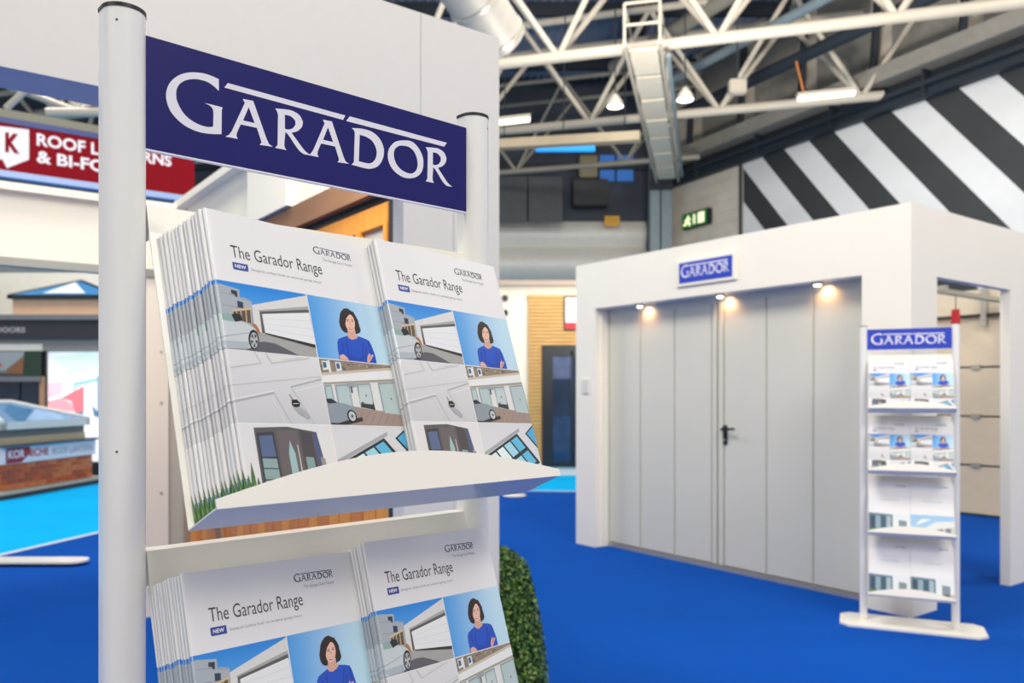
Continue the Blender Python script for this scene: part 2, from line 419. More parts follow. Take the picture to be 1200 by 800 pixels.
part('box_body', B(-.14, -.08, -.12, .14, .08, .12, ch=.02), M_truss, t); part('hanger', MB().tube((0, 0, .12), (0, 0, 1.4), .012, 6), M_navy, t)

# EXIT-type running-man sign on the block wall
EM = WM @ Matrix.Translation((1.08, -.14, 5.34))
t = thing('exit_sign', 'green illuminated running-man exit sign on the concrete block wall', 'sign', M=EM)
part('sign_case', B(-.46, 0, -.18, .46, .13, .18, ch=.02), M_dkframe, t)
part('sign_face', B(-.43, -.012, -.155, .40, .0, .155), mat('exit_green', '#0b7a32', emit=.25), t)
M_exw = mat('exit_symbol_white', '#f3f2c8', emit=.9)
part('door_symbol', B(.12, -.02, -.12, .33, -.012, .12), M_exw, t)
part('arrow_symbol', B(-.04, -.02, -.11, .02, -.012, .11), M_exw, t)
mb = MB()
for p, q, r in (((-.22, .09), (-.22, .091), .03), ((-.23, .04), (-.25, -.03), .03), ((-.23, .04), (-.14, .02), .018), ((-.23, .05), (-.33, .0), .018), ((-.25, -.03), (-.17, -.06), .022), ((-.17, -.06), (-.17, -.12), .02), ((-.25, -.03), (-.31, -.08), .022), ((-.31, -.08), (-.38, -.08), .02)):
    P = Vector((p[0], p[1], 0)); Q = Vector((q[0], q[1], 0)); d = (Q-P).normalized() if (Q-P).length > .01 else Vector((0, 1, 0)); nn = Vector((-d.y, d.x, 0))*r
    P2, Q2 = P-d*r*.7, Q+d*r*.7
    mb.prism([tuple((P2-nn)[:2]), tuple((Q2-nn)[:2]), tuple((Q2+nn)[:2]), tuple((P2+nn)[:2])], 'y', -.02, -.012)
part('running_figure', mb, M_exw, t)

# ================================================================== LETTERING HELPERS
GL = {
'G': [[(77.4,90.6),(70.0,92.1),(61.2,92.8),(52.6,91.8),(44.0,89.5),(35.5,85.1),(28.0,78.3),(23.1,70.3),(20.9,61.0),(21.9,52.8),(25.5,44.4),(32.2,37.4),(40.6,32.2),(50.8,29.1),(61.2,28.4),(71.8,29.5),(80.4,31.2),(80.6,57.3),(81.5,60.7),(75.4,60.9),(68.3,61.1),(61.6,61.0),(67.4,59.5),(70.4,56.7),(71.3,52.5),(71.1,37.6),(66.5,36.0),(59.5,35.9),(50.8,37.9),(42.3,42.3),(36.4,48.6),(32.2,57.0),(31.4,63.6),(32.2,69.7),(35.5,75.7),(41.4,80.6),(48.3,83.5),(56.0,85.0),(64.8,84.5),(71.8,81.6),(77.4,77.7)]],
'A': [[(104.6,75.4),(116.9,75.9),(133.2,35.8),(135.9,30.9),(140.7,28.7),(124.5,27.9),(126.8,30.8),(126.0,33.7),(121.2,46.4),(102.2,46.3),(97.6,35.4),(97.4,32.2),(99.0,29.5),(84.7,29.3),(88.9,32.3),(92.0,36.9),(107.0,71.3)],[(111.6,67.7),(105.0,51.4),(118.6,51.2)]],
'R': [[(357.8,69.3),(369.9,71.0),(379.0,71.4),(388.3,68.3),(393.0,61.3),(391.4,54.8),(385.8,48.9),(378.4,45.5),(389.9,33.1),(396.1,27.2),(403.0,23.9),(393.6,23.6),(385.8,28.7),(375.1,41.2),(370.5,44.8),(369.3,28.7),(372.0,24.1),(357.8,24.0),(360.8,28.0),(361.4,62.5),(360.2,66.2)],[(369.9,64.7),(377.5,64.5),(383.0,60.6),(383.3,55.8),(379.7,50.9),(374.4,48.5),(369.9,48.3)]],
'D': [[(244.7,71.6),(259.6,73.8),(274.2,72.8),(285.0,67.1),(291.0,57.9),(291.9,48.8),(289.1,39.0),(282.3,30.7),(271.5,25.8),(259.6,25.4),(244.5,26.4),(247.8,29.9),(249.1,66.3),(247.8,69.4)],[(256.2,65.5),(266.2,64.7),(275.5,60.5),(280.4,52.3),(280.9,45.5),(278.2,38.0),(272.3,33.0),(264.9,32.0),(254.9,32.4)]],
'O': [[(321.3,71.2),(334.2,72.7),(344.5,67.6),(351.9,58.2),(354.2,49.0),(352.5,37.8),(345.9,29.4),(335.7,24.5),(322.7,23.4),(309.9,27.7),(301.5,35.5),(297.9,45.3),(299.6,56.1),(307.1,65.4),(314.2,69.2)],[(319.9,64.2),(329.9,64.6),(338.6,60.4),(343.6,51.8),(344.8,43.6),(342.4,36.0),(335.7,30.7),(327.0,30.3),(317.0,33.7),(309.9,40.6),(307.1,49.5),(308.5,56.8),(313.6,62.0)]],
'-': [[(83.5,83.0),(232.6,79.0),(235.8,85.1),(87.5,88.9)]],
'_': [[(236.8,78.6),(388.9,75.9),(393.6,82.0),(241.9,85.4)]],
}
def smooth_loop(pts):
    n = len(pts); V = [Vector(p) for p in pts]; sharp = []
    for i in range(n):
        a = (V[i]-V[i-1]); b = (V[(i+1) % n]-V[i]); sharp.append(a.angle(b, 0) > radians(38) or (a.length > 20 or b.length > 20))
    out = []
    for i in range(n):
        p0, p1, p2, p3 = V[i-1], V[i], V[(i+1) % n], V[(i+2) % n]
        if (sharp[i] and sharp[(i+1) % n]) or (p2-p1).length > 20: out.append(tuple(p1)); continue
        if sharp[i]: p0 = p1*2-p2
        if sharp[(i+1) % n]: p3 = p2*2-p1
        for t in (0, .34, .67):
            q = .5*((2*p1)+(-p0+p2)*t+(2*p0-5*p1+4*p2-p3)*t*t+(-p0+3*p1-3*p2+p3)*t**3)
            out.append((q.x, q.y))
    return out
def logo_shapes():
    """list of (outline, holes) in sign millimetres, levelled"""
    res = []
    for g, dx, dy in (('G', 0, 0), ('A', 0, 0), ('R', -214.4, 4.0), ('A', 100.2, -2.0), ('D', 0, 0), ('O', 0, 0), ('R', 0, 0), ('-', 0, 0), ('_', 0, 0)):
        loops = []
        for lp in GL[g]:
            pts = [(x+dx, y+dy) for x, y in lp]
            loops.append([(x, y+.018*(x-20)) for x, y in (smooth_loop(pts) if g not in '-_A' else pts)])
        res.append(loops)
    return res
LOGO = logo_shapes()      # spans x 21..403, y 25..95

def text_tris(s, size=1., xs=1., off=0., extra=0.):
    c = bpy.data.curves.new('t', 'FONT'); c.body = s; c.size = size; c.offset = off; c.resolution_u = 3; c.space_character = 1+extra
    o = bpy.data.objects.new('t', c); COL.objects.link(o)
    dg = bpy.context.evaluated_depsgraph_get(); dg.update(); me = o.evaluated_get(dg).to_mesh()
    me.calc_loop_triangles()
    v = [(p.co.x*xs, p.co.y) for p in me.vertices]; f = [tuple(t.vertices) for t in me.loop_triangles]
    o.evaluated_get(dg).to_mesh_clear(); bpy.data.objects.remove(o); bpy.data.curves.remove(c)
    return v, f
_tc = {}
def text_fit(s, x0, y0, width, cap, off=0.):
    """text triangles placed with its left at x0, baseline y0, given width and capital height"""
    k = (s, off)
    if k not in _tc: _tc[k] = text_tris(s, off=off)
    v, f = _tc[k]
    xmin = min(p[0] for p in v); xmax = max(p[0] for p in v)
    ref = text_tris('H') if 'H' not in _tc else _tc['H']; _tc['H'] = ref; ch = max(p[1] for p in ref[0])
    return [(x0+(p[0]-xmin)/(xmax-xmin)*width, y0+p[1]/ch*cap) for p in v], f
def loops_tris(loops):
    vs = [p for lp in loops for p in lp]
    tr = tessellate_polygon([[Vector((x, y, 0)) for x, y in lp] for lp in loops])
    return vs, [tuple(t) for t in tr]

class Sheet:
    """collects flat coloured triangles in 2-D, sliced so they can follow a curved sheet"""
    def __init__(s): s.t = []
    def tris(s, vf, col, layer=1):
        v, f = vf
        for t in f: s.t.append(([v[i] for i in t], col, layer))
        return s
    def poly(s, pts, col, layer=1, holes=()):
        return s.tris(loops_tris([pts]+list(holes)), col, layer)
    def logo(s, x, y, w, col, layer=1):
        k = w/382.
        for lp in LOGO: s.tris(loops_tris([[(x+(a-21)*k, y+(b-24)*k) for a, b in l] for l in lp]), col, layer)
        return s
    def grad(s, x0, y0, x1, y1, fn, nx=8, ny=6, layer=0):
        for i in range(nx):
            for j in range(ny):
                a, b = x0+(x1-x0)*i/nx, x0+(x1-x0)*(i+1)/nx; c, d = y0+(y1-y0)*j/ny, y0+(y1-y0)*(j+1)/ny
                s.t.append(([(a, c), (b, c), (b, d)], fn, layer)); s.t.append(([(a, c), (b, d), (a, d)], fn, layer))
        return s
    def mesh(s, name, fmap, m, cuts=(), clip=None, thick=0.):
        bm = bmesh.new(); lay = bm.verts.layers.int.new('lay'); cl = bm.loops.layers.float_color.new('ink')
        for pts, col, layer in s.t:
            vv = [bm.verts.new((p[0], p[1], 0)) for p in pts]
            for v in vv: v[lay] = layer
            try: f = bm.faces.new(vv)
            except ValueError: continue
            for l, p in zip(f.loops, pts):
                c = col(p[0], p[1]) if callable(col) else (srgb(col) if isinstance(col, str) else col)
                l[cl] = (*c, 1)
        for cx in cuts:
            bmesh.ops.bisect_plane(bm, geom=list(bm.verts)+list(bm.edges)+list(bm.faces), plane_co=(cx, 0, 0), plane_no=(1, 0, 0), dist=1e-5)
        if clip:
            x0, y0, x1, y1 = clip
            for co, no in (((x0, 0, 0), (-1, 0, 0)), ((x1, 0, 0), (1, 0, 0)), ((0, y0, 0), (0, -1, 0)), ((0, y1, 0), (0, 1, 0))):
                bmesh.ops.bisect_plane(bm, geom=list(bm.verts)+list(bm.edges)+list(bm.faces), plane_co=co, plane_no=no, dist=1e-6, clear_outer=True)
        # layer per face: take max
        for f in list(bm.faces):
            pass
        for v in bm.verts:
            ls = [w[lay] for e in v.link_edges for w in (e.other_vert(v),) if w[lay] != 0]
            L_ = v[lay] if v[lay] else (max(ls) if ls else 0)
            v.co = Vector(fmap(v.co.x, v.co.y, L_))
        me = bpy.data.meshes.new(name); bm.to_mesh(me); bm.free(); me.materials.append(m)
        me.color_attributes.active_color_index = 0
        return me

def flat_map(k=.001, step=.00025, y0=0.):
    return lambda x, y, l: (x*k, y0-step*l, y*k)      # sheet x -> local x, sheet y -> local z, printed side faces -y
def bil(quad, W=1., H=1.):
    """crop pixels -> unit square of a photo given its corner pixels TL TR BR BL (bilinear inverse)"""
    TL, TR, BR, BL = [Vector(q) for q in quad]
    def f(p):
        P = Vector(p); s, v = .5, .5
        for _ in range(12):
            Q = (TL*(1-s)+TR*s)*v+(BL*(1-s)+BR*s)*(1-v); e = P-Q
            ds = (TR-TL)*v+(BR-BL)*(1-v); dv = (TL*(1-s)+TR*s)-(BL*(1-s)+BR*s)
            det = ds.x*dv.y-ds.y*dv.x
            s += (e.x*dv.y-e.y*dv.x)/det; v += (ds.x*e.y-ds.y*e.x)/det
        return (s, v)
    return f

# ================================================================== BROCHURES
RS = 2.3                      # spine radius, mm
def bmap(x, a, l):
    """brochure cover surface, mm -> local metres (x across, -y out, z up)"""
    e = .07*l
    if x >= 0:
        o = RS-1.4*x/210+.3*sin(pi*min(x, 210)/210)+e; X = x
    else:
        ph = min(-x/RS, pi); o = (RS+e)*cos(ph); X = -(RS+e)*sin(ph)
    return (X/1000, -o/1000, a/1000)
CUTS = (-5, -4, -3, -2.2, -1.4, -.7, 0, 20, 40, 60, 80, 106, 130, 155, 180)
def make_cover_mesh():
    cols = [-RS*pi+i*RS*pi/10 for i in range(10)]+[0, 8, 20, 40, 60, 80, 106, 130, 155, 180, 210]
    mb = MB(); v = []
    for a in (0, 60, 120, 180, 240, 297): v += [bmap(x, a, -1) for x in cols]
    n = len(cols); mb.add(v, [(j*n+i, j*n+i+1, (j+1)*n+i+1, (j+1)*n+i) for j in range(5) for i in range(n-1)])
    # back cover
    v = [(x/1000, (RS-1.4*x/210)/1000, a/1000) for a in (0, 297) for x in (0, 210)]
    mb.add(v, [(0, 1, 3, 2)])
    return mb.mesh('cover', M_paper, True)
def make_pages_mesh():
    mb = MB(); P = []
    for x in (-RS*.7, 0, 40, 106, 170, 209):
        P.append((x/1000, -(RS-1.4*max(x, 0)/210-.35+.3*sin(pi*max(x, 0)/210))/1000))
    for x in (209, 0, -RS*.7): P.append((x/1000, (RS-1.4*max(x, 0)/210-.3)/1000))
    return mb.prism(P, 'z', .0006, .2964).mesh('pages', M_page, True)

def photo_house(S, x0, y0, x1, y1):
    W, H = x1-x0, y1-y0
    q = bil(((20, 65), (845, 185), (940, 770), (78, 715)))
    def m(pts): return [(x0+max(min(q(p)[0], 1), -.12)*W, y0+max(min(q(p)[1], 1), 0)*H) for p in pts]
    xl = x0-6
    top, bot = srgb('#1f86de'), srgb('#63b4f0')
    S.grad(xl, y0, x1, y1, lambda x, y: tuple(bot[i]+(top[i]-bot[i])*max(0, min(1, (y-y0)/H*1.4-.4)) for i in range(3)), 8, 6)
    S.poly([(xl, y0), (x1, y0), (x1, y0+.3*H), (xl, y0+.3*H)], '#a7a7a4', 1)
    S.poly([(xl, y0+.25*H), (xl, y0+.93*H)]+m([(40, 105), (210, 155), (212, 235), (235, 228), (318, 262), (320, 470), (60, 640)]), '#aab3bb', 2)
    for p, r in (((45, 185), (190, 215)), ((55, 300), (240, 335)), ((225, 240), (316, 265))):
        S.poly(m([p, r, (r[0], r[1]+4), (p[0], p[1]+4)]), '#7e8890', 3)
    S.poly(m([(137, 158), (192, 172), (192, 232), (170, 222), (168, 205), (138, 195)]), '#2c3545', 3)
    S.poly(m([(187, 262), (240, 278), (240, 335), (190, 325)]), '#2b3a55', 3)
    S.poly(m([(140, 350), (312, 325), (312, 345), (140, 368)]), '#d8bd96', 4)
    S.poly(m([(150, 368), (312, 345), (318, 480), (210, 450), (150, 430)]), '#5a5248', 3)
    for x in (172, 210, 255, 300): S.poly(m([(x, 345), (x+10, 345), (x+14, 490), (x+4, 490)]), '#d0b48c', 4)
    S.poly(m([(318, 300), (858, 198), (885, 340), (870, 650), (560, 560), (395, 565), (330, 515)]), '#dcdcda', 3)
    S.poly(m([(375, 348), (860, 300), (866, 330), (385, 365)]), '#a9abaa', 4)
    S.poly(m([(385, 360), (866, 330), (870, 362), (405, 385), (428, 560), (400, 562)]), '#5b5a58', 4)
    S.poly(m([(413, 382), (868, 360), (922, 662), (430, 560)]), '#e9ecee', 5)
    for k in range(1, 4):
        f = k/4; S.poly(m([(413+17*f, 382+178*f), (868+54*f, 360+302*f), (868+54*f, 364+302*f), (413+17*f, 384+178*f)]), '#cdd2d6', 6)
    S.poly(m([(428, 558), (922, 655), (925, 685), (428, 568)]), '#2e2d2b', 6)
    S.poly(m([(300, 655), (420, 640), (520, 655), (600, 690), (750, 760), (300, 745), (250, 720)]), '#5d5f66', 3)
    S.poly(m([(300, 470), (345, 480), (370, 520), (385, 565), (355, 560), (325, 520)]), '#b0764a', 4)
    S.poly([(xl, y0+.03*H), (xl, y0+.52*H)]+m([(50, 395), (110, 430), (150, 462), (215, 458), (290, 490), (335, 520), (358, 570), (362, 640), (300, 690), (270, 712), (80, 714)]), '#c9d2d6', 5)
    S.poly(m([(40, 600), (270, 560), (270, 568), (40, 612)]), '#a4b0b8', 6)
    S.poly(m([(40, 640), (270, 650), (270, 712), (80, 714)]), '#aebac2', 6)
    S.poly(m([(45, 385), (105, 385), (152, 440), (140, 462), (50, 450)]), '#8fb0a8', 6)
    S.poly(m([(130, 400), (160, 380), (215, 400), (225, 450), (160, 465)]), '#23272e', 6)
    el = lambda cx, cy, rx, ry, n=20: [(cx+rx*cos(2*pi*i/n), cy+ry*sin(2*pi*i/n)) for i in range(n)]
    S.poly(m(el(318, 625, 48, 92)), '#1b1c20', 7); S.poly(m(el(320, 632, 36, 74)), '#b9bcc0', 8)
    for k in range(5):
        a = 2*pi*k/5+.3; S.poly(m([(320+8*cos(a), 632+16*sin(a)), (320+32*cos(a-.3), 632+66*sin(a-.3)), (320+32*cos(a+.3), 632+66*sin(a+.3))]), '#1d1e22', 9)

def photo_portrait(S, x0, y0, x1, y1):
    W, H = x1-x0, y1-y0
    q = bil(((5, 5), (780, 95), (889, 692), (85, 655)))
    def m(pts): return [(x0+max(min(q(p)[0], 1), 0)*W, y0+max(min(q(p)[1], 1), 0)*H) for p in pts]
    c0, c1 = srgb('#4c9fe6'), srgb('#bfe0f2')
    def fn(x, y):
        t = max(0, min(1, (x-x0)/W*1.25+(y0-y)/H*.05)); return tuple(c0[i]+(c1[i]-c0[i])*t for i in range(3))
    S.grad(x0, y0, x1, y1, fn, 8, 5)
    el = lambda cx, cy, rx, ry, n=22, t=0.: [(cx+rx*cos(2*pi*i/n)*cos(t)-ry*sin(2*pi*i/n)*sin(t), cy+rx*cos(2*pi*i/n)*sin(t)+ry*sin(2*pi*i/n)*cos(t)) for i in range(n)]
    hair = [(345, 160), (372, 132), (410, 126), (445, 148), (480, 175), (508, 220), (530, 290), (546, 352), (532, 380), (490, 394), (484, 340), (400, 385), (372, 382), (345, 362), (325, 320), (316, 270), (325, 225), (330, 190)]
    S.poly(m(hair), '#2a1f1f', 2)
    S.poly(m([(402, 350), (480, 350), (488, 395), (515, 420), (480, 452), (440, 455), (392, 432), (400, 395)]), '#d9a893', 3)
    S.poly(m([(395, 415), (345, 435), (300, 455), (286, 490), (288, 560), (300, 640), (298, 664), (706, 684), (690, 600), (655, 500), (630, 455), (585, 435), (515, 415), (495, 440), (445, 456), (410, 440)]), '#0f4fc4', 4)
    for a, b in (((375, 470), (395, 610)), ((560, 470), (545, 650)), ((590, 520), (585, 640)), ((620, 470), (650, 590)), ((330, 500), (345, 600))):
        S.poly(m([a, (a[0]+14, a[1]), (b[0]+8, b[1]), b]), '#1d3ba0', 5)
    S.poly(m([(380, 590), (500, 640), (590, 600), (600, 680), (400, 672)]), '#0c44b2', 5)
    S.poly(m([(303, 622), (340, 610), (372, 632), (402, 668), (305, 664)]), '#e2b09c', 6)
    S.poly(m([(597, 674), (604, 622), (624, 585), (636, 592), (632, 610), (662, 596), (672, 612), (645, 650), (625, 676)]), '#e2b09c', 6)
    for k in range(3): S.poly(m([(612+10*k, 650-8*k), (640+9*k, 612+2*k), (643+9*k, 615+2*k), (615+10*k, 655-8*k)]), '#c08774', 7)
    S.poly(m(el(432, 282, 52, 92, 24, -.08)), '#ecc0ab', 6)
    S.poly(m([(376, 232), (388, 205), (410, 188), (440, 178), (462, 188), (478, 215), (486, 255), (490, 340), (500, 380), (530, 380), (520, 250), (470, 160), (390, 150), (350, 200)]), '#2a1f1f', 7)
    S.poly(m([(376, 230), (410, 186), (445, 180), (420, 200), (392, 235), (380, 290), (388, 350), (402, 384), (372, 380), (350, 300)]), '#2a1f1f', 7)
    for ex in (407, 457):
        S.poly(m(el(ex, 262, 9, 6, 10)), '#3a2622', 8); S.poly(m([(ex-14, 247), (ex+13, 245), (ex+13, 249), (ex-14, 251)]), '#4a332c', 8)
    S.poly(m([(428, 265), (436, 265), (442, 302), (424, 302)]), '#dca591', 7)
    S.poly(m([(412, 322), (432, 330), (462, 322), (452, 346), (432, 352), (418, 342)]), '#b5514e', 8)
    S.poly(m([(417, 326), (432, 333), (458, 326), (448, 339), (432, 342), (422, 337)]), '#f7f1ee', 9)

def photo_panel(S, x0, y0, x1, y1):
    W, H = x1-x0, y1-y0
    P = lambda s, v: (x0+s*W, y0+v*H)
    c0, c1 = srgb('#dfe0e2'), srgb('#c9cbce')
    S.grad(x0-6, y0, x1, y1, lambda x, y: tuple(c0[i]+(c1[i]-c0[i])*max(0, min(1, (y1-y)/H)) for i in range(3)), 6, 4)
    def line(a, b, w, col, l=3):
        (ax, ay), (bx, by) = P(*a), P(*b); d = Vector((bx-ax, by-ay)).normalized(); n = Vector((-d.y, d.x))*w/2
        S.poly([(ax+n.x, ay+n.y), (ax-n.x, ay-n.y), (bx-n.x, by-n.y), (bx+n.x, by+n.y)], col, l)
    for a, b, w, c in (((-.05, .5), (1, .72), .7, '#c4c6c9'), ((-.05, .27), (.42, .43), 1.5, '#a9acb2'), ((-.05, .3), (.42, .46), 1.0, '#eceded'), ((.42, .43), (.56, .0), 1.2, '#c0c2c6'), ((.38, .36), (.49, 0), .8, '#e9e9ea'), ((.62, .53), (1, .68), 1.4, '#a9acb1'), ((.62, .53), (.82, .0), 1.0, '#c2c4c8'), ((.66, .47), (1, .6), .7, '#ededee'), ((.0, .75), (.33, .85), 1.0, '#c0c2c6'), ((.33, .85), (.28, 1), 1.0, '#bfc1c5'), ((.45, .86), (.4, 1), 1.2, '#b7b9bd'), ((.45, .86), (.9, .99), 1.0, '#bfc1c5'), ((.55, .92), (.82, .99), .8, '#d0d2d4')):
        line(a, b, w, c)
    el = lambda s, v, rx, ry, n=16: [(x0+s*W+rx*cos(2*pi*i/n), y0+v*H+ry*sin(2*pi*i/n)) for i in range(n)]
    S.poly([P(.62, .3), P(.72, .2), P(.78, .1), P(.76, .06), P(.66, .14), P(.6, .24)], '#aaaeb4', 4)
    line((.585, .42), (.62, .34), 1.4, '#a89888', 5)
    S.poly([P(.6, .34), P(.66, .35), P(.69, .3), P(.68, .25), P(.63, .235), P(.595, .26)], '#17191d', 6)
    line((.61, .285), (.67, .29), .8, '#c9c9c9', 7)

def photo_row(S, x0, y0, x1, y1):
    W, H = x1-x0, y1-y0
    P = lambda s, v: (x0+s*W, y0+v*H)
    S.poly([P(0, 0), P(1, 0), P(1, 1), P(0, 1)], '#dfe0df', 0)
    S.poly([P(0, 1), P(1, 1), P(1, .97), P(0, .78)], '#8f8272', 1)
    rnd = random.Random(3)
    for _ in range(46):
        s = rnd.random()*.95; v = .8+.19*s+rnd.random()*(.18-.17*s)
        if v > .97: continue
        S.poly([P(s, v), P(s+.025, v+.003), P(s+.025, v+.025), P(s, v+.022)], rnd.choice(['#6d6154', '#b8aa94', '#5b5148', '#a39683']), 2)
    for s in (.03, .2): S.poly([P(s, .82), P(s+.07, .84), P(s+.07, .97), P(s, .97)], '#dfe6ec', 3); S.poly([P(s+.01, .86), P(s+.05, .87), P(s+.05, .95), P(s+.01, .95)], '#3f5c88', 4)
    S.poly([P(.1, .8), P(.13, .8), P(.13, .99), P(.1, .98)], '#e6e6e2', 3)
    S.poly([P(0, .74), P(1, .93), P(1, .97), P(0, .78)], '#cbbfac', 3)
    S.poly([P(0, .62), P(1, .78), P(1, .93), P(0, .74)], '#e9ecec', 2)
    S.poly([P(0, .6), P(1, .74), P(1, .78), P(0, .63)], '#a79f90', 3)
    for a, b, zb in ((0.0, .1, .28), (.14, .33, .26), (.43, .62, .24), (.73, 1.0, .18)):
        t0, t1 = .59+.14*a, .59+.14*b
        S.poly([P(a, zb), P(b, zb-.02), P(b, t1), P(a, t0)], '#8ea3a8', 4)
        S.poly([P(a+.015, zb+.02), P(b-.015, zb), P(b-.015, t1-.03), P(a+.015, t0-.03)], '#b5c8ca', 5)
    S.poly([P(.43, .28), P(.62, .24), P(.61, .36), P(.45, .36)], '#35383a', 6)
    S.poly([P(.42, .34), P(.6, .33), P(.6, .6), P(.45, .58)], '#c2d0d1', 6)
    for s, v in ((.52, .45), (.87, .42)): S.poly([P(s, v), P(s+.015, v), P(s+.015, v+.03), P(s, v+.03)], '#3b3f44', 7)
    S.poly([P(.3, .58), P(.42, .6), P(.42, .67), P(.3, .65)], '#9aa4aa', 7); S.poly([P(.34, .5), P(.36, .5), P(.36, .6), P(.34, .6)], '#55606a', 7)
    S.poly([P(0, 0), P(1, 0), P(1, .2), P(.62, .24), P(.3, .29), P(0, .2)], '#a08d84', 5)
    for k in range(6): S.poly([P(.3+.1*k, .0), P(.31+.1*k, 0), P(.45+.09*k, .2), P(.44+.09*k, .2)], '#8e7c74', 6)
    S.poly([P(0, .02), P(0, .36), P(.06, .39), P(.14, .33), P(.24, .32), P(.33, .27), P(.36, .2), P(.33, .12), P(.26, .08), P(.1, .02)], '#8d99a3', 8)
    S.poly([P(0, .34), P(0, .38), P(.06, .39), P(.13, .33), P(.02, .31)], '#27313c', 9)
    S.poly([P(0, .0), P(0, .04), P(.22, .07), P(.42, .12), P(.42, .06), P(.2, 0)], '#2f2c2b', 7)
    el = lambda s, v, rx, ry, n=16: [(x0+s*W+rx*W*cos(2*pi*i/n), y0+v*H+ry*H*sin(2*pi*i/n)) for i in range(n)]
    S.poly(el(.285, .13, .062, .1), '#24262a', 10); S.poly(el(.285, .13, .045, .075), '#c3c7cb', 11)
    S.poly(el(.285, .13, .015, .025), '#55585c', 12)

def photo_entrance(S, x0, y0, x1, y1):
    W, H = x1-x0, y1-y0
    P = lambda s, v: (x0+s*W, y0+v*H)
    S.poly([(x0-6, y0), P(1, 0), P(1, 1), (x0-6, y1)], '#e2e2e4', 0)
    S.poly([P(.14, 0), P(.14, .95), P(.5, .97), P(.82, .9), P(.9, .0)], '#5e5a5c', 1)
    S.poly([P(.16, .05), P(.16, .88), P(.34, .9), P(.36, .05)], '#3d4048', 2)
    S.poly([P(.18, .56), P(.18, .84), P(.32, .85), P(.33, .56)], '#5b6c92', 3)
    S.poly([P(.18, .1), P(.18, .54), P(.33, .53), P(.34, .1)], '#8fa9ab', 3)
    for v in (.25, .4): S.poly([P(.17, v), P(.34, v-.01), P(.34, v+.005), P(.17, v+.015)], '#3c444a', 4)
    S.poly([P(.37, .02), P(.37, .92), P(.6, .93), P(.62, .02)], '#6a6365', 2)
    S.poly([P(.47, .1), P(.47, .6), P(.5, .78), P(.54, .6), P(.55, .1)], '#9fc0c4', 3)
    S.poly([P(.575, .2), P(.575, .72), P(.585, .72), P(.59, .2)], '#c9c9cb', 4)
    S.poly([P(.63, .02), P(.63, .93), P(.76, .88), P(.78, .02)], '#4d4a4e', 2)
    S.poly([P(.65, .1), P(.65, .55), P(.74, .54), P(.75, .1)], '#86a2a6', 3)
    S.poly([P(.79, .02), P(.78, .88), P(.82, .89), P(.89, .02)], '#4f5b86', 2)
    S.poly([P(.82, .25), P(.82, .55), P(.87, .52), P(.88, .25)], '#9a9590', 3)
    S.poly([P(.0, 0), (x0-6, y0), (x0-6, y0+.3*H), P(.0, .28), P(.1, .12), P(.13, 0)], '#7c97c4', 1)
    for cx, h in ((-3.5, .42), (1, .34), (6, .5), (11, .3)):
        S.poly([(x0+cx-3, y0), (x0+cx+3, y0), (x0+cx+2, y0+h*.6*H), (x0+cx, y0+h*H), (x0+cx-2, y0+h*.6*H)], '#3f6a34', 4)
        S.poly([(x0+cx-1, y0+.05*H), (x0+cx+2, y0+.1*H), (x0+cx, y0+h*.8*H)], '#5e8a48', 5)

def photo_window(S, x0, y0, x1, y1):
    W, H = x1-x0, y1-y0
    P = lambda s, v: (x0+s*W, y0+v*H)
    S.poly([P(0, 0), P(1, 0), P(1, 1), P(0, 1)], '#d8d9e0', 0)
    S.poly([P(0, .5), P(.72, .92), P(.72, .86), P(0, .44)], '#a6a8b2', 1)
    S.poly([P(.02, .44), P(.66, .82), P(.98, .3), P(.6, -.0), P(.2, 0)], '#1f2a33', 2)
    fr = lambda s, v: ((.04+.6*s+.3*(1-v)), (.44+.36*s-.5*(1-v)))
    for i in range(4):
        for j in range(2):
            a = fr(i/4+.02, 1-j/2-.05); b = fr((i+1)/4-.02, 1-j/2-.05); c = fr((i+1)/4-.02, 1-(j+1)/2+.05); d = fr(i/4+.02, 1-(j+1)/2+.05)
            S.poly([P(*a), P(*b), P(*c), P(*d)], ['#d6ecf4', '#dff1f6', '#9fd4ea', '#5bb9e0'][i], 3)
    S.poly([P(.82, .82), P(1, .98), P(1, .55)], '#1f2a33', 2); S.poly([P(.85, .82), P(1, .95), P(1, .6)], '#49aedb', 3)

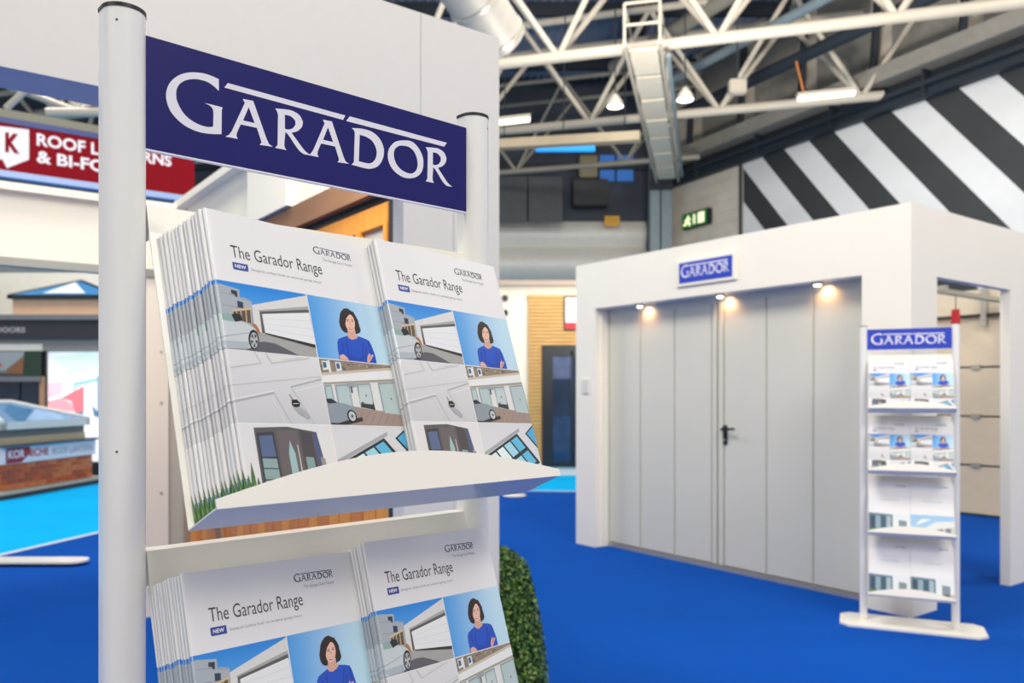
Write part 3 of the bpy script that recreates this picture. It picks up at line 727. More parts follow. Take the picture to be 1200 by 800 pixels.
R0, R1, R2_, R3 = 219, 146.5, 73.5, 0.5
PH = [('house_photo', photo_house, (-.0, R1+.8, 104.6, R0), 'printed photo of a white garage, a pale car and blue sky'),
      ('portrait_photo', photo_portrait, (106.0, R1+.8, 210, R0), 'printed portrait of a dark-haired woman in a blue top, arms folded'),
      ('panel_photo', photo_panel, (0, R2_+.8, 104.6, R1-.4), 'printed close-up of a white panelled door with a key'),
      ('garage_row_photo', photo_row, (106.0, R2_+.8, 210, R1-.4), 'printed photo of a row of garages with a silver car'),
      ('entrance_photo', photo_entrance, (0, R3, 104.6, R2_-.4), 'printed photo of a dark front door in a white wall'),
      ('window_photo', photo_window, (106.0, R3, 210, R2_-.4), 'printed photo of a slanting dark-framed window')]
COVER = make_cover_mesh(); PAGES = make_pages_mesh()
def build_prints():
    out = []
    for nm, fn, (x0, y0, x1, y1), lab in PH:
        S = Sheet(); fn(S, x0, y0, x1, y1)
        xl = x0-6 if x0 < 50 else x0
        out.append((nm, S.mesh(nm, bmap, M_ink, CUTS, (xl, y0, x1, y1)), lab))
    def one(nm, S, m): out.append((nm, S.mesh(nm, bmap, m, CUTS), None))
    one('title_text', Sheet().tris(text_fit('The Garador Range', 21, 247, 112, 13.4, -.002), '#2e3035'), M_inkdark)
    one('company_logo', Sheet().logo(126, 271, 54, '#2b3050'), M_inknavy)
    one('tagline_text', Sheet().tris(text_fit('The Garage Door People', 137, 264.5, 42, 3.4), '#8b8e9c'), M_inkgrey)
    S = Sheet().poly([(21.5, 233.5), (38, 233.5), (38, 241.5), (20.5, 241.5), (20.5, 234.5)], '#2a4597'); one('new_badge', S, M_inkblue)
    one('badge_text', Sheet().tris(text_fit('NEW', 23, 235.8, 12.5, 3.6, .03), '#ffffff', 2), M_letter)
    one('subtitle_text', Sheet().tris(text_fit('Slategrain surface finish on sectional garage doors', 41, 235.5, 88, 2.7), '#8b8e9c'), M_inkgrey)
    return out
PRINTS = build_prints()
def strip_mesh():
    S = Sheet()
    for nm, fn, (x0, y0, x1, y1), lab in PH:
        if x0 < 50:
            T = Sheet(); fn(T, x0, y0, x1, y1)
            for pts, c, l in T.t:
                if min(p[0] for p in pts) < 11: S.t.append((pts, c, l))
    return S.mesh('spine_print', bmap, M_ink, CUTS, (-6, .5, 11, R0))
STRIP = strip_mesh()
# second kind of brochure (lower shelves of the far stand): white top, wide photo at the foot
def alt_prints(kind):
    S = Sheet(); y1 = 118
    if kind == 0:
        S.poly([(-5, 1), (210, 1), (210, y1), (-5, y1)], '#dfe6ea', 0)
        S.poly([(-5, 30), (120, 30), (120, y1-6), (-5, y1)], '#5f7a8e', 1)
        for k in range(4): S.poly([(8+27*k, 34), (30+27*k, 34), (30+27*k, y1-16), (8+27*k, y1-14)], ['#2f4a5c', '#8ca6b4', '#39586a', '#9fb7c2'][k], 2)
        S.poly([(-5, 1), (60, 1), (50, 26), (20, 34), (-5, 28)], '#4e7a3e', 3)
        S.poly([(120, 1), (210, 1), (210, 40), (120, 30)], '#b9b3a8', 2); S.poly([(150, 20), (190, 20), (190, 80), (150, 84)], '#7d8d98', 2)
    else:
        S.poly([(-5, 1), (210, 1), (210, y1), (-5, y1)], '#9cc6e6', 0)
        S.poly([(40, 30), (210, 60), (210, 92), (120, 84)], '#dde0e0', 1); S.poly([(60, 1), (210, 1), (210, 60), (60, 34)], '#c3c7c6', 2)
        for k in range(3): S.poly([(90+38*k, 6), (116+38*k, 6), (116+38*k, 42+6*k), (90+38*k, 38+6*k)], '#6f7f86', 3)
        S.poly([(-5, 1), (80, 1), (84, 30), (55, 52), (20, 44), (-5, 26)], '#c2a52c', 3); S.poly([(0, 1), (40, 1), (30, 26), (8, 30)], '#4c7a38', 4)
        S.poly([(20, 60), (60, 80), (100, 96), (50, 94)], '#f2f6f8', 1)
    return [('cover_photo', S.mesh('cover_photo', bmap, M_ink, CUTS, (-5, 1, 210, y1)), None),
            ('company_logo', Sheet().logo(138, 268, 50, '#2b3050').mesh('logo', bmap, M_inknavy, CUTS), None),
            ('title_text', Sheet().tris(text_fit('The Garador Range', 60, 190, 92, 9, -.008), '#2e3035').mesh('title', bmap, M_inkgrey, CUTS), None)]
ALT = [alt_prints(0), alt_prints(1)]

STAND_W = .466
TH0 = radians(20.2)
def local_brochure(t0, z0, th, u0, yaw):
    """matrix in stand space (x along the stand, -y to the front) of a brochure whose front face passes through the given pose"""
    d = Vector((1, 0, 0)); tt = Vector((0, -1, 0)); zz = Vector((0, 0, 1))
    b = tt*cos(th)+zz*sin(th); a = -tt*sin(th)+zz*cos(th)
    X = d*cos(yaw)-b*sin(yaw); out = b*cos(yaw)+d*sin(yaw)
    O = d*u0+tt*t0+zz*z0-out*.0023
    a = a*1.022
    return Matrix(((X.x, -out.x, a.x, O.x), (X.y, -out.y, a.y, O.y), (X.z, -out.z, a.z, O.z), (0, 0, 0, 1)))

def brochure(M, label, group, prints=None, strip=None, name='brochure'):
    t = thing(name, label, 'brochure', group, M=M)
    link('cover', COVER, t); link('pages', PAGES, t)
    if prints:
        for nm, me, lab in prints: link(nm, me, t, label=lab)
    elif strip: link('spine_print', STRIP, t)
    return t

ORD = ['front', 'second', 'third', 'fourth', 'fifth', 'sixth', 'seventh', 'eighth', 'ninth', 'tenth', 'eleventh', 'twelfth', 'thirteenth', 'fourteenth']
def stack(SM, n, back, front, where, group, prints, strip=True, frontlook='showing its full cover'):
    for k in range(n):
        f = k/(n-1) if n > 1 else 1
        p = [back[i]+(front[i]-back[i])*f for i in range(5)]
        if 0 < k < n-1:
            p[1] += random.uniform(-.0012, .0012); p[3] += random.uniform(-.0008, .0008)
        i = n-1-k
        if i == 0: lab = 'front brochure, full cover showing, of the %s' % where
        else: lab = '%s brochure from the front in the %s' % (ORD[i], where)
        brochure(SM @ local_brochure(*p), lab, group, prints if i == 0 else None, strip)

# ================================================================== LITERATURE STAND
def build_stand(label, sp=.359, up_=0., sb=1.553):
    t = thing('literature_stand', label, 'display stand', 'white literature stands')
    H = 1.691
    for k, x in enumerate((0, STAND_W)):
        # rounded front, flat back extrusion
        pf = [(x+.0205*cos(a), .0205*sin(a)) for a in [pi+pi*i/18 for i in range(19)]]+[(x+.0205, .012), (x+.013, .019), (x-.013, .019), (x-.0205, .012)]
        p = part('post', MB().prism(pf, 'z', .012, H-.004), M_post, t, True)
        pc = [(x+(q[0]-x)*1.03, q[1]*1.03) for q in pf]
        part('post_cap', MB().prism(pc, 'z', H-.004, H), M_black, p, label='thin black cap on the post')
        for zz in (H-.018, 1.243):
            a = radians(235 if k == 0 else 300)
            c = Vector((x+.0204*cos(a), .0204*sin(a), zz)); part('screw_hole', MB().tube(c-Vector((cos(a), sin(a), 0))*.001, c+Vector((cos(a), sin(a), 0))*.0006, .0011, 10), M_black, p)
        part('foot_socket', MB().prism([(x+(q[0]-x)*1.12, q[1]*1.12) for q in pf], 'z', .008, .03), M_white, t, True)
    # header sign panel
    s = part('header_sign', B(.0185, -.007, 1.553, .4505, -.002, 1.670, ch=.0006), M_sign, t, label='navy sign panel with the white company name')
    part('sign_edge', MB().box((.0185, -.0074, 1.5515), (.4505, -.0018, 1.5532)), M_letter, s)
    S = Sheet()
    for lp in LOGO: S.tris(loops_tris(lp), '#e9e9f2')
    o = link('lettering', S.mesh('lettering', lambda x, y, l: (.0185+x/1000, -.0073, 1.553+y/1000), M_letter), s)
    part('sign_clip', B(.4480, -.0085, 1.640, .4500, -.0015, 1.672), M_aluminium, s)
    # four tilted shelves
    for k in range(4):
        dz = up_-sp*k
        sh = [(.020, 1.4965), (-.002, 1.4965), (-.010, 1.467), (-.115, 1.174), (-.178, 1.2010)]
        th = .0016
        up = [(.020, 1.4949), (-.0004, 1.4949), (-.0084, 1.4672), (-.1142, 1.1722), (-.178, 1.1992)]
        pts = [(y, z+dz) for y, z in sh]+[(y, z+dz-(.0 if i else 0)) for i, (y, z) in enumerate(reversed(up))]
        s_ = part('shelf', MB().prism(pts, 'x', .0215, .4555), M_white, t)
        n = 28; v = []
        for i in range(n+1):
            f = i/n; x = .0215+(.4555-.0215)*f; h = .0085+.034*sin(pi*f)
            for dy, hh in ((0, 0), (-.0016, 0), (-.0016, 1), (0, 1)):
                v.append((x, -.178+dy+sin(TH0)*h*hh, 1.1995+dz+cos(TH0)*h*hh))
        fs = []
        for i in range(n):
            a, b = i*4, (i+1)*4
            for j in range(4): fs.append((a+j, a+(j+1) % 4, b+(j+1) % 4, b+j))
        fs += [(0, 1, 2, 3), (n*4+3, n*4+2, n*4+1, n*4)]
        part('front_lip', MB().add(v, fs), M_white, s_, True)
        for x in (.0225, .4525): part('shelf_bracket', B(x-.001, .0, 1.46+dz, x+.002, .018, 1.495+dz), M_white, s_)
    # base plate with clipped corners
    x0, x1, y0, y1, c = -.125, STAND_W+.145, -.14, .14, .045
    part('base_plate', MB().prism([(x0+c, y0), (x1-c, y0), (x1, y0+c), (x1, y1-c), (x1-c, y1), (x0+c, y1), (x0, y1-c), (x0, y0+c)], 'z', 0, .012), M_white, t)
    return t
ST1 = build_stand('near white literature stand with navy header sign and tilted brochure shelves')
d1 = Vector((.734, .679, 0)).normalized()
SM1 = Matrix.Translation((-.396, .827, 0)) @ Matrix.Rotation(atan2(d1.y, d1.x), 4, 'Z')
ST1.matrix_world = SM1
ST2 = build_stand('far white literature stand with blue header sign, by the grey garage doors', .341, .026)
pL = Vector((2.013, 4.643, 0)); pR = Vector((2.447, 4.458, 0)); d2 = (pR-pL).normalized()
SM2 = Matrix.Translation(pL) @ Matrix.Rotation(atan2(d2.y, d2.x), 4, 'Z')
ST2.matrix_world = SM2
def signblue(o):
    for c in KIDS(o):
        if c.name.startswith('header_sign'): c.data = c.data.copy(); c.data.materials[0] = M_signb; c['label'] = 'blue sign panel with the white company name'
signblue(ST2)

bk = (.1185, 1.1762, .352, .030, .0)
B2 = .359
stack(SM1, 13, bk, (.1715, 1.2025, .348, .0565, .131), 'left stack, near stand top shelf', 'brochures in the left stack, near stand top shelf', PRINTS)
stack(SM1, 10, (.1185, 1.1762, .352, .262, .0), (.1590, 1.1990, .338, .2645, .115), 'right stack, near stand top shelf', 'brochures in the right stack, near stand top shelf', PRINTS)
stack(SM1, 12, (.1185, .8172, .352, .0215, .0), (.1690, .8370, .33, .0335, .15), 'left stack, near stand second shelf', 'brochures in the left stack, near stand second shelf', PRINTS)
stack(SM1, 11, (.1185, .8172, .352, .238, .0), (.1640, .8410, .333, .2450, .125), 'right stack, near stand second shelf', 'brochures in the right stack, near stand second shelf', PRINTS)
for s_, nm in enumerate(('top', 'second', 'third', 'lowest')):
    for side, u in (('left', .028), ('right', .240)):
        dz = .026-.341*s_
        pr = PRINTS if s_ < 2 else ALT[1 if (s_ == 2 and side == 'right') else 0]
        stack(SM2, 3, (.122, 1.177+dz, .352, u, .0), (.134, 1.183+dz, .352, u, .02), '%s stack, far stand %s shelf' % (side, nm), 'brochures on the far stand %s shelf' % nm, pr, True, 'facing the aisle')

# ================================================================== GARAGE BOOTH WITH GREY DOORS
BC = (2.322, 4.714, 0)
BO = thing('garage_booth', 'white exhibition booth with a wide recessed opening for grey double garage doors', 'booth', loc=BC, rz=RZ)
ZH, ZS = 2.42, 2.03
def bp(name, mb, m, **k): return part(name, mb, m, BO, **k)
T_ = .065
bp('corner_pillar', MB().prism([(0, 0), (.305, 0), (.305, T_), (T_, T_), (T_, .305), (0, .305)], 'z', 0, ZH), M_booth)
bp('corner_core', B(T_, T_, 0, .20, .20, ZH-.01), M_booth)
bp('side_pillar', B(0, 2.715, 0, T_, 2.957, ZH), M_booth)
bp('door_reveal', B(T_, 2.705, 0, .15, 2.76, ZS), M_booth)
bp('door_reveal', B(T_, .25, 0, .15, .305, ZS), M_booth)
bp('header_panel', B(0, .305, ZS, T_, 2.715, ZH), M_booth)
bp('header_soffit', B(T_, .25, ZS, .17, 2.76, ZS+.03), M_booth)
bp('side_header_panel', B(.305, 0, ZS-.02, 1.32, T_, ZH), M_booth)
bp('far_side_pillar', B(1.32, 0, 0, 1.70, T_, ZH), M_booth)
bp('side_header_panel', B(1.70, 0, ZS-.02, 4.6, T_, ZH), M_booth)
bp('far_side_pillar', B(4.3, 0, 0, 4.66, T_, ZH), M_booth)
bp('rear_wall_panel', B(4.66, 0, 0, 4.72, 2.957, ZH), M_booth)
bp('inner_side_wall', B(T_, 2.90, 0, 4.66, 2.957, ZH), M_booth)
bp('socket_plate', MB().box((-.012, 2.79, 1.31), (0, 2.865, 1.43)), M_wallp)
bp('socket_plate', MB().box((1.62, -.012, 1.36), (1.70, 0, 1.48)), M_greyd)
# sectional leaf doors
GD = thing('garage_double_door', 'light grey double garage door of vertical panels inside the white booth opening', 'door', M=BO.matrix_basis @ Matrix.Translation((.15, 0, 0)))
for i, (y0, y1) in enumerate(((.365, 1.522), (1.532, 2.70))):
    leaf = part('door_leaf', B(.012, y0, .035, .045, y1, ZS-.01), M_grey, GD)
    n = 3; w = (y1-y0-.05*1)/n
    base = y0+(.0 if i == 0 else .05)
    for k in range(n):
        a = base+k*w
        part('panel', B(0.0, a+.006, .04, .014, a+w-.006, ZS-.015, ch=.004), M_grey, leaf)
    e = y1-.045 if i == 0 else y0+.003
    part('edge_stile', B(-.010, e, .036, .014, e+.04, ZS-.012, ch=.004), M_grey, leaf)
part('threshold', B(-.01, .31, .0, .05, 2.705, .032), M_aluminium, GD)
part('top_rail', B(-.004, .31, ZS-.05, .02, 2.705, ZS), M_grey, GD)
part('frame_jamb', B(-.002, .305, 0, .05, .362, ZS), M_grey, GD); part('frame_jamb', B(-.002, 2.702, 0, .05, 2.705+.02, ZS), M_grey, GD)
M_hand = mat('black_handle', '#15171a', rough=.3)
hy = 1.455
part('handle_plate', MB().box((-.012, hy-.018, .93), (.0, hy+.018, 1.075), ch=.006), M_hand, GD)
part('lever', MB().tube((-.01, hy, 1.045), (-.055, hy, 1.045), .009, 10).tube((-.052, hy+.004, 1.045), (-.052, hy-.115, 1.05), .0085, 10), M_hand, GD, True, label='black lever handle')
part('lock_cylinder', MB().tube((-.002, hy, .965), (-.018, hy, .965), .008, 12), M_aluminium, GD, True)
part('rose', MB().tube((-.002, hy+.0, 1.045), (-.018, hy, 1.045), .022, 16), M_hand, GD, True)
# spotlights in the header
for k, y in enumerate((2.258, 1.447, .656)):
    t = thing('header_spotlight', ['leftmost', 'middle', 'rightmost'][k]+' of the three small warm spotlights under the booth header', 'spotlight', 'booth header spotlights', M=BO.matrix_basis @ Matrix.Translation((.075, y, ZS)))
    part('bezel', MB().lathe([(.022, .0), (.036, 0), (.038, -.012), (.024, -.016), (.022, -.004)], 20), M_aluminium, t, True)
    part('bulb', MB().lathe([(0, -.028), (.018, -.024), (.026, -.012), (.02, .0), (0, 0)], 16), mat('spot_glow', '#fff0dc', emit=9.), t, True)
    l = bpy.data.lights.new('spotlight_lamp', 'SPOT'); l.energy = 1.7; l.color = (1, .5, .2); l.spot_size = radians(150); l.spot_blend = .8; l.shadow_soft_size = .02
    lo = bpy.data.objects.new('spotlight_lamp', l); COL.objects.link(lo); lo.parent = t; lo.location = (0.035, -.03, -.03); lo.rotation_euler = (0, radians(-25), 0)
# sign on the header
t = thing('booth_sign', 'small blue and white company sign on the white booth header', 'sign', M=BO.matrix_basis @ Matrix.Translation((0, 1.755, 2.135)) @ Matrix.Rotation(-pi/2, 4, 'Z'))
part('sign_board', B(-.03, -.018, -.025, .52, -.001, .175, ch=.003), M_booth, t); part('blue_panel', B(0, -.022, 0, .49, -.018, .15), M_signb, t)
S = Sheet().logo(22, 22, 446, '#e9e9f2'); link('lettering', S.mesh('lettering', lambda x, y, l: (x/1000, -.0235, .006+(y-4)*1.28/1000), M_letter), t)
# interior: beige sectional door with seams, hinges, track hardware and red release handle
SD = thing('sectional_garage_door', 'beige sectional garage door inside the booth, seen from behind through the side opening', 'door', M=BO.matrix_basis @ Matrix.Translation((4.52, 0, 0)))
for k in range(4):
    sec = part('door_section', B(0, .12, .02+k*.527, .04, 2.85, .535+k*.527, ch=.004), M_beige, SD)
    if k:
        for y in (.5, 1.05, 1.62, 2.3): part('hinge', MB().box((-.022, y-.045, -.03+.02+k*.527), (0, y+.045, .04+k*.527)), M_aluminium, sec)
        part('seam_strip', B(-.004, .12, .004+k*.527, .0, 2.85, .018+k*.527), M_dkframe, sec)
part('floor_seal', B(-.01, .12, 0, .045, 2.85, .02), M_dkframe, SD)
part('top_shaft', MB().tube((-.06, .1, 2.14), (-.06, 2.86, 2.14), .018, 10), M_dkframe, SD, True)
part('header_board', B(-.02, .12, 2.16, .03, 2.85, 2.42), mat('cream_board', '#d9cdb4', rough=.6), SD)
part('spring_bracket', B(-.11, 1.12, 2.07, -.02, 1.22, 2.2), M_aluminium, SD)
part('track_support', B(-.11, 1.48, 2.02, -.04, 1.53, 2.42), M_aluminium, SD)
for y in (1.25, 2.2): part('ceiling_rail', B(-3.9, y-.02, 2.24, -.05, y+.02, 2.28), M_aluminium, SD)
part('operator_rail', B(-3.6, 1.26, 2.24, -.05, 1.31, 2.28), mat('blue_grey_rail', '#8fa6c6', rough=.35, metal=.3), SD)
part('rail_bracket', B(-2.2, .9, 2.18, -2.15, 2.25, 2.22), M_aluminium, SD)
part('rail_hanger', B(-2.2, 1.26, 2.22, -2.15, 1.30, 2.42), M_aluminium, SD)
part('release_cord', MB().tube((-1.2, 1.28, 2.25), (-1.2, 1.28, 2.10), .004, 6), M_black, SD)
part('release_handle', MB().prism([(-1.235, 1.97), (-1.165, 1.97), (-1.185, 2.11), (-1.215, 2.11)], 'y', 1.25, 1.31), mat('red_plastic', '#c4161c', rough=.4), SD, label='red release handle')

# ================================================================== BOOTH WITH THE TIMBER DOOR (left)
KC = (-1.938, 4.87, 0)
BK = thing('timber_door_booth', 'tall white exhibition booth with plain header and corner column behind the near literature stand', 'booth', loc=KC, rz=RZ)
def kp(name, mb, m, **k): return part(name, mb, m, BK, **k)
b0 = -2.94
kp('corner_column', B(-.17, b0, 0, .005, b0+T_, ZS), M_wallp)
kp('corner_column', B(.007, b0, 0, .18, b0+T_, ZS), M_wallp)
kp('column_side', B(.115, b0+T_, 0, .18, b0+.34, 2.45), M_wallp)
kp('joint_backing', B(-.16, b0+.004, .0, .17, b0+T_, 2.44), M_wallp)
kp('joint_backing', B(-3.3, b0+.004, ZS+.002, -.2, b0+T_, 2.44), M_wallp)
# header made of separate boards with fine joints
for (a0, a1) in ((-3.4, -2.36), (-2.358, -1.32), (-1.318, -.112), (-.110, .18)):
    kp('header_board', B(a0, b0, ZS, a1, b0+T_, 2.45), M_wallp)
kp('header_soffit', B(-3.4, b0+T_, ZS, -.0, b0+.15, ZS+.03), M_wallp)
kp('rear_header', B(-2.6, 0, ZS, .0, .055, 2.38), M_booth)
kp('rear_header_cap', B(-2.6, -.06, 2.38, .0, .06, 2.42), M_booth)
kp('rear_header_rail', B(-2.6, -.02, ZS-.045, .0, .05, ZS), M_greyd)
kp('rear_pillar', B(-.243, 0, 0, -.118, .06, ZS-.045), M_booth)
kp('rear_pillar', B(-.112, .01, 0, -.02, .06, ZS-.045), mat('beige_grey_upright', '#c2bdae', rough=.5))
for z in (1.55, 1.25, .72): kp('upright_screw', MB().tube((-.16, -.004, z), (-.16, .004, z), .008, 8), M_aluminium)
kp('side_header', B(-.03, b0+.34, 2.10, .06, -.0, 2.40), M_booth)
kp('side_header_cap', B(-.09, b0+.34, 2.40, .07, -.0, 2.44), M_booth)
kp('wall_batten', B(-.07, -1.745, 2.10, -.03, -1.25, 2.40), M_booth)
kp('track_bracket', B(-.14, -1.02, 2.12, -.03, -.90, 2.15), M_aluminium)

TDR = thing('timber_garage_door', 'golden timber garage door with glazed top panes, seen between sign and brochures', 'door', M=BK.matrix_basis.copy())
y0, y1 = b0+.345, -.12
part('frame_lintel', MB().box((-.05, y0, 2.015), (.04, y1, 2.095)), M_brown, TDR)
part('lintel_bead', MB().box((-.062, y0, 1.995), (-.03, y1, 2.022)), M_brown, TDR)
part('dark_gap_seal', B(-.02, y0, 1.93, .04, y1, 1.995), M_dkframe, TDR)
part('frame_jamb', B(-.05, y1, 0, .04, y1+.05, 2.095), mat('pink_brown_timber', '#a98a76', rough=.6), TDR, label='pinkish-brown side jamb')
part('jamb_seal', B(-.03, y0-.02, 0, .03, y0+.012, 2.095), M_dkframe, TDR)
part('top_rail', B(-.03, y0+.015, 1.885, .01, y1-.03, 1.965, ch=.004), M_wood, TDR)
part('lock_rail', B(-.03, y0+.015, 1.60, .01, y1-.03, 1.66, ch=.004), M_wood, TDR)
part('bottom_rail', B(-.03, y0+.015, .02, .01, y1-.03, .16, ch=.004), M_wood, TDR)
np_ = 11; pw = (y1-.03-(y0+.015)-.05)/np_
for k in range(np_+1):
    a = y0+.015+k*pw
    part('glazing_bar', B(-.035, a, 1.64, .0, a+.032, 1.90, ch=.003), M_wood, TDR)
    if k < np_: part('glass_pane', B(-.012, a+.032, 1.655, -.006, a+pw, 1.89), mat('frosted_pane', '#c9c5ba', rough=.25, var=.04), TDR)
npl = 24; w = (y1-.03-(y0+.015))/npl
for k in range(npl):
    a = y0+.015+k*w
    part('plank', B(-.026, a+.002, .14, .004, a+w-.002, 1.62, ch=.003), M_wood if k in (0, 1, 3, 4, 6, 9, 12, 15, 23) or (k*7) % 3 == 0 else M_wood2, TDR)
part('door_stile', B(-.036, y1-.14, .02, .008, y1-.03, 1.96, ch=.004), M_wood, TDR)
# diagonal brace and its tie rod
Mx = Matrix.Translation((-.05, -.75, .55)) @ Matrix.Rotation(radians(52), 4, 'X')
part('diagonal_brace', MB().box((0, -.7, -.04), (.02, .7, .04), M=Mx), M_brown, TDR)

# ================================================================== BOX HEDGE
HC = (-.045, 3.02, 0)
t = thing('topiary_hedge', 'clipped green box topiary standing behind the white corner column', 'plant', loc=HC)
def hr(z): return .190-.05*z-.075*(z/.72)**3 if z < .62 else max(.01, (.190-.05*.62-.075*(.62/.72)**3)*sqrt(max(0, 1-((z-.62)/.105)**2)))
core = MB().lathe([(hr(z)*.93, z) for z in [0.03+i*.03 for i in range(20)]]+[(hr(.66)*.9, .66), (hr(.70)*.9, .70), (0, .71)], 28)
part('foliage_core', core, mat('hedge_core_green', '#1d3312', rough=.9, var=.3, scale=30), t, True)
mbs = [MB(), MB(), MB()]; rnd = random.Random(5)
for i in range(9000):
    z = .03+.70*rnd.random(); th = rnd.uniform(-pi, pi); r = hr(min(z, .722))*(.95+.10*rnd.random())
    if z > .62: r *= sqrt(rnd.random()) if rnd.random() < .4 else 1
    zz = z if not (z > .62 and rnd.random() < .4) else z
    c = Vector((r*cos(th), r*sin(th), zz)); nrm = Vector((cos(th), sin(th), .3+(.9 if z > .66 else 0))).normalized()
    q = (nrm+Vector((rnd.gauss(0, .45), rnd.gauss(0, .45), rnd.gauss(0, .45)))).normalized()
    a = q.orthogonal().normalized(); a = Matrix.Rotation(rnd.uniform(0, 2*pi), 3, q) @ a; b = q.cross(a); l = rnd.uniform(.006, .011); w_ = l*.55
    mbs[rnd.choice((0, 0, 1, 1, 2))].add([c-a*l, c-b*w_+q*.001, c+a*l, c+b*w_+q*.001], [(0, 1, 2, 3)])
for mb_, (nm, c_) in zip(mbs, (('mid_green_leaf', '#4f7a2c'), ('deep_green_leaf', '#2f5420'), ('pale_green_leaf', '#86a64a'))):
    me = bpy.data.meshes.new('leaves'); me.from_pydata(mb_.v, [], mb_.f); me.materials.append(mat(nm, c_, rough=.4, var=.2, scale=40))
    link('leaves', me, t, kind='stuff')
part('planter', MB().lathe([(.12, 0), (.16, .05), (.165, .09), (.15, .09), (0, .08)], 24), M_darkgrey, t, True)

# ================================================================== KIOSK AT THE BACK
KY = 13.0
t = thing('timber_clad_kiosk', 'cream kiosk with larch slat cladding and dark framed glass door at the back', 'kiosk', loc=(0, KY, 0))
X = lambda px, Y=KY: (px-600)/FPX*Y
Z = lambda py, Y=KY: EYE-(py-HZ)/FPX*Y
part('kiosk_wall', B(-2.2, .06, 0, 2.4, .5, 3.04), mat('kiosk_cream', '#efe6d2', rough=.6), t)
part('roof_fascia', B(-2.3, -.08, 3.04, 2.5, .6, 3.12), mat('pink_grey_fascia', '#a9998c', rough=.6), t)
part('plinth', B(-2.2, .0, 0, 2.4, .06, .16), mat('kiosk_plinth', '#e6e2d6', rough=.6), t)
mb = MB(); z = .18
x0, x1 = X(619), 2.3; xd = X(636)
while z < 2.88:
    if z < Z(404): mb.box((x0, .0, z), (xd-.02, .03, z+.043))
    else: mb.box((x0, .0, z), (x1, .03, z+.043))
    z += .058
o = part('larch_slats', mb, M_slat, t); o['kind'] = 'stuff'
part('cladding_backing', B(x0, .03, .16, x1, .06, 2.9), M_brown, t)
dr = part('door_frame', MB().box((xd, -.03, .14), (xd+.16, .03, Z(405))).box((xd+.16, -.03, Z(405)-.16), (x1, .03, Z(405))).box((xd+.16, -.03, .14), (x1, .03, .22)).box((X(669), -.03, .2), (X(669)+.03, .03, 2.0)), M_dkframe, t)
part('door_glass', B(xd+.15, -.01, .2, X(669), .0, .95), mat('lower_pane_reflection', '#2c4766', rough=.06, var=.25), t)  # bluish reflections in the glass painted as panes of different tone
part('door_glass', B(xd+.15, -.01, .95, X(669), .0, 1.55), M_glassdk, t)
part('door_glass', B(xd+.15, -.01, 1.55, X(669), .0, Z(405)-.14), mat('upper_pane_reflection', '#5a6684', rough=.06, var=.25), t)  # lighter tone paints the reflection in the upper glass
part('door_glass', B(X(669), -.01, .2, x1, .0, Z(405)-.14), M_glassdk, t)
part('poster', B(X(661), -.03, Z(387), X(682), -.01, Z(347)), M_dkframe, t)
part('poster_print', MB().box((X(662.5), -.035, Z(378)), (X(681), -.03, Z(349))), M_letter, t); part('poster_print', MB().box((X(662.5), -.036, Z(385.5)), (X(681), -.03, Z(378))), mat('red_print', '#c8202c'), t)
for y_ in (349, 366): part('wall_fitting', MB().tube((X(592), -.0, Z(y_)), (X(592), .06, Z(y_)), .05, 12), M_dkframe, t)
# barrier post on the joint of the carpets
t = thing('barrier_post', 'slim white post on a flat base, on the blue carpet behind the near stand', 'post', loc=((603-600)/FPX*10.35, 10.35, .004))
part('base', MB().lathe([(0, 0), (.15, 0), (.155, .01), (.14, .022), (.03, .03), (0, .03)], 24), M_white, t, True); part('pole', MB().tube((0, 0, .02), (0, 0, 1.15), .028, 14), M_white, t, True)

# ================================================================== LEFT: ROOF LANTERN STAND
# hanging red banner (parallel to the booths)
def on_plane(px, P0, d):
    x = (px-600)/FPX; s = (x*P0.y-P0.x)/(d.x-x*d.y); return s
bo = ray(228, 230, 8.0); BM = Matrix.Translation((bo.x, bo.y, 0)) @ Matrix.Rotation(RZ, 4, 'Z')
z0, z1 = EYE+(HZ-231)/FPX*8.0, EYE+(HZ-182)/FPX*8.0
t = thing('hanging_banner', 'red hanging banner about roof lanterns with a white speech-bubble logo, top left', 'banner', M=BM)
s0 = on_plane(0, Vector((bo.x, bo.y, 0)), A)
Lb = 3.3
part('banner_panel', B(-Lb, 0, z0, 0, .08, z1), M_red, t)
part('banner_frame', B(-Lb, -.01, z1, 0, .09, z1+.05), mat('blue_banner_edge', '#263a7d', rough=.4), t)
part('banner_foot', B(-Lb, -.02, z0-.055, 0, .09, z0), mat('pale_blue_reflection', '#9fb9e6', rough=.35), t)  # pale blue reflection on the banner's underside, put into the colour
part('support_beam', B(-Lb-1, .12, z1+.055, .05, .25, z1+.16), mat('grey_green_beam', '#7c7e70', rough=.5), t)
part('support_beam', B(-Lb-1, .12, z0-.17, .6, .20, z0-.06), mat('grey_green_beam', '#7c7e70', rough=.5), t)
for s_ in (-2.6, -.6): part('hanging_cable', MB().tube((s_, .1, z1+.3), (s_, .1, 9.2), .008, 6), M_navy, t)
sx = lambda px: on_plane(px, Vector((bo.x, bo.y, 0)), A)
def zt(px, py):
    s_ = sx(px); Y = bo.y+s_*A.y; return EYE-(py-HZ)/FPX*Y
hgt = zt(45, 157)-zt(45, 169.5)
S = Sheet()
w1 = (sx(201)-sx(43))*1000
S.tris(text_fit('ROOF LANTERNS', sx(43)*1000, zt(45, 170)*1000, w1, hgt*1000*1.05, .03), '#f3dfe2')
w2 = (sx(187)-sx(43))*1000*.93
S.tris(text_fit('& BI-FOLDS', sx(43)*1000, zt(45, 190)*1000, w2*.88, hgt*1000*1.05, .03), '#f3dfe2')
link('lettering', S.mesh('lettering', flat_map(step=.002), M_letter), t)
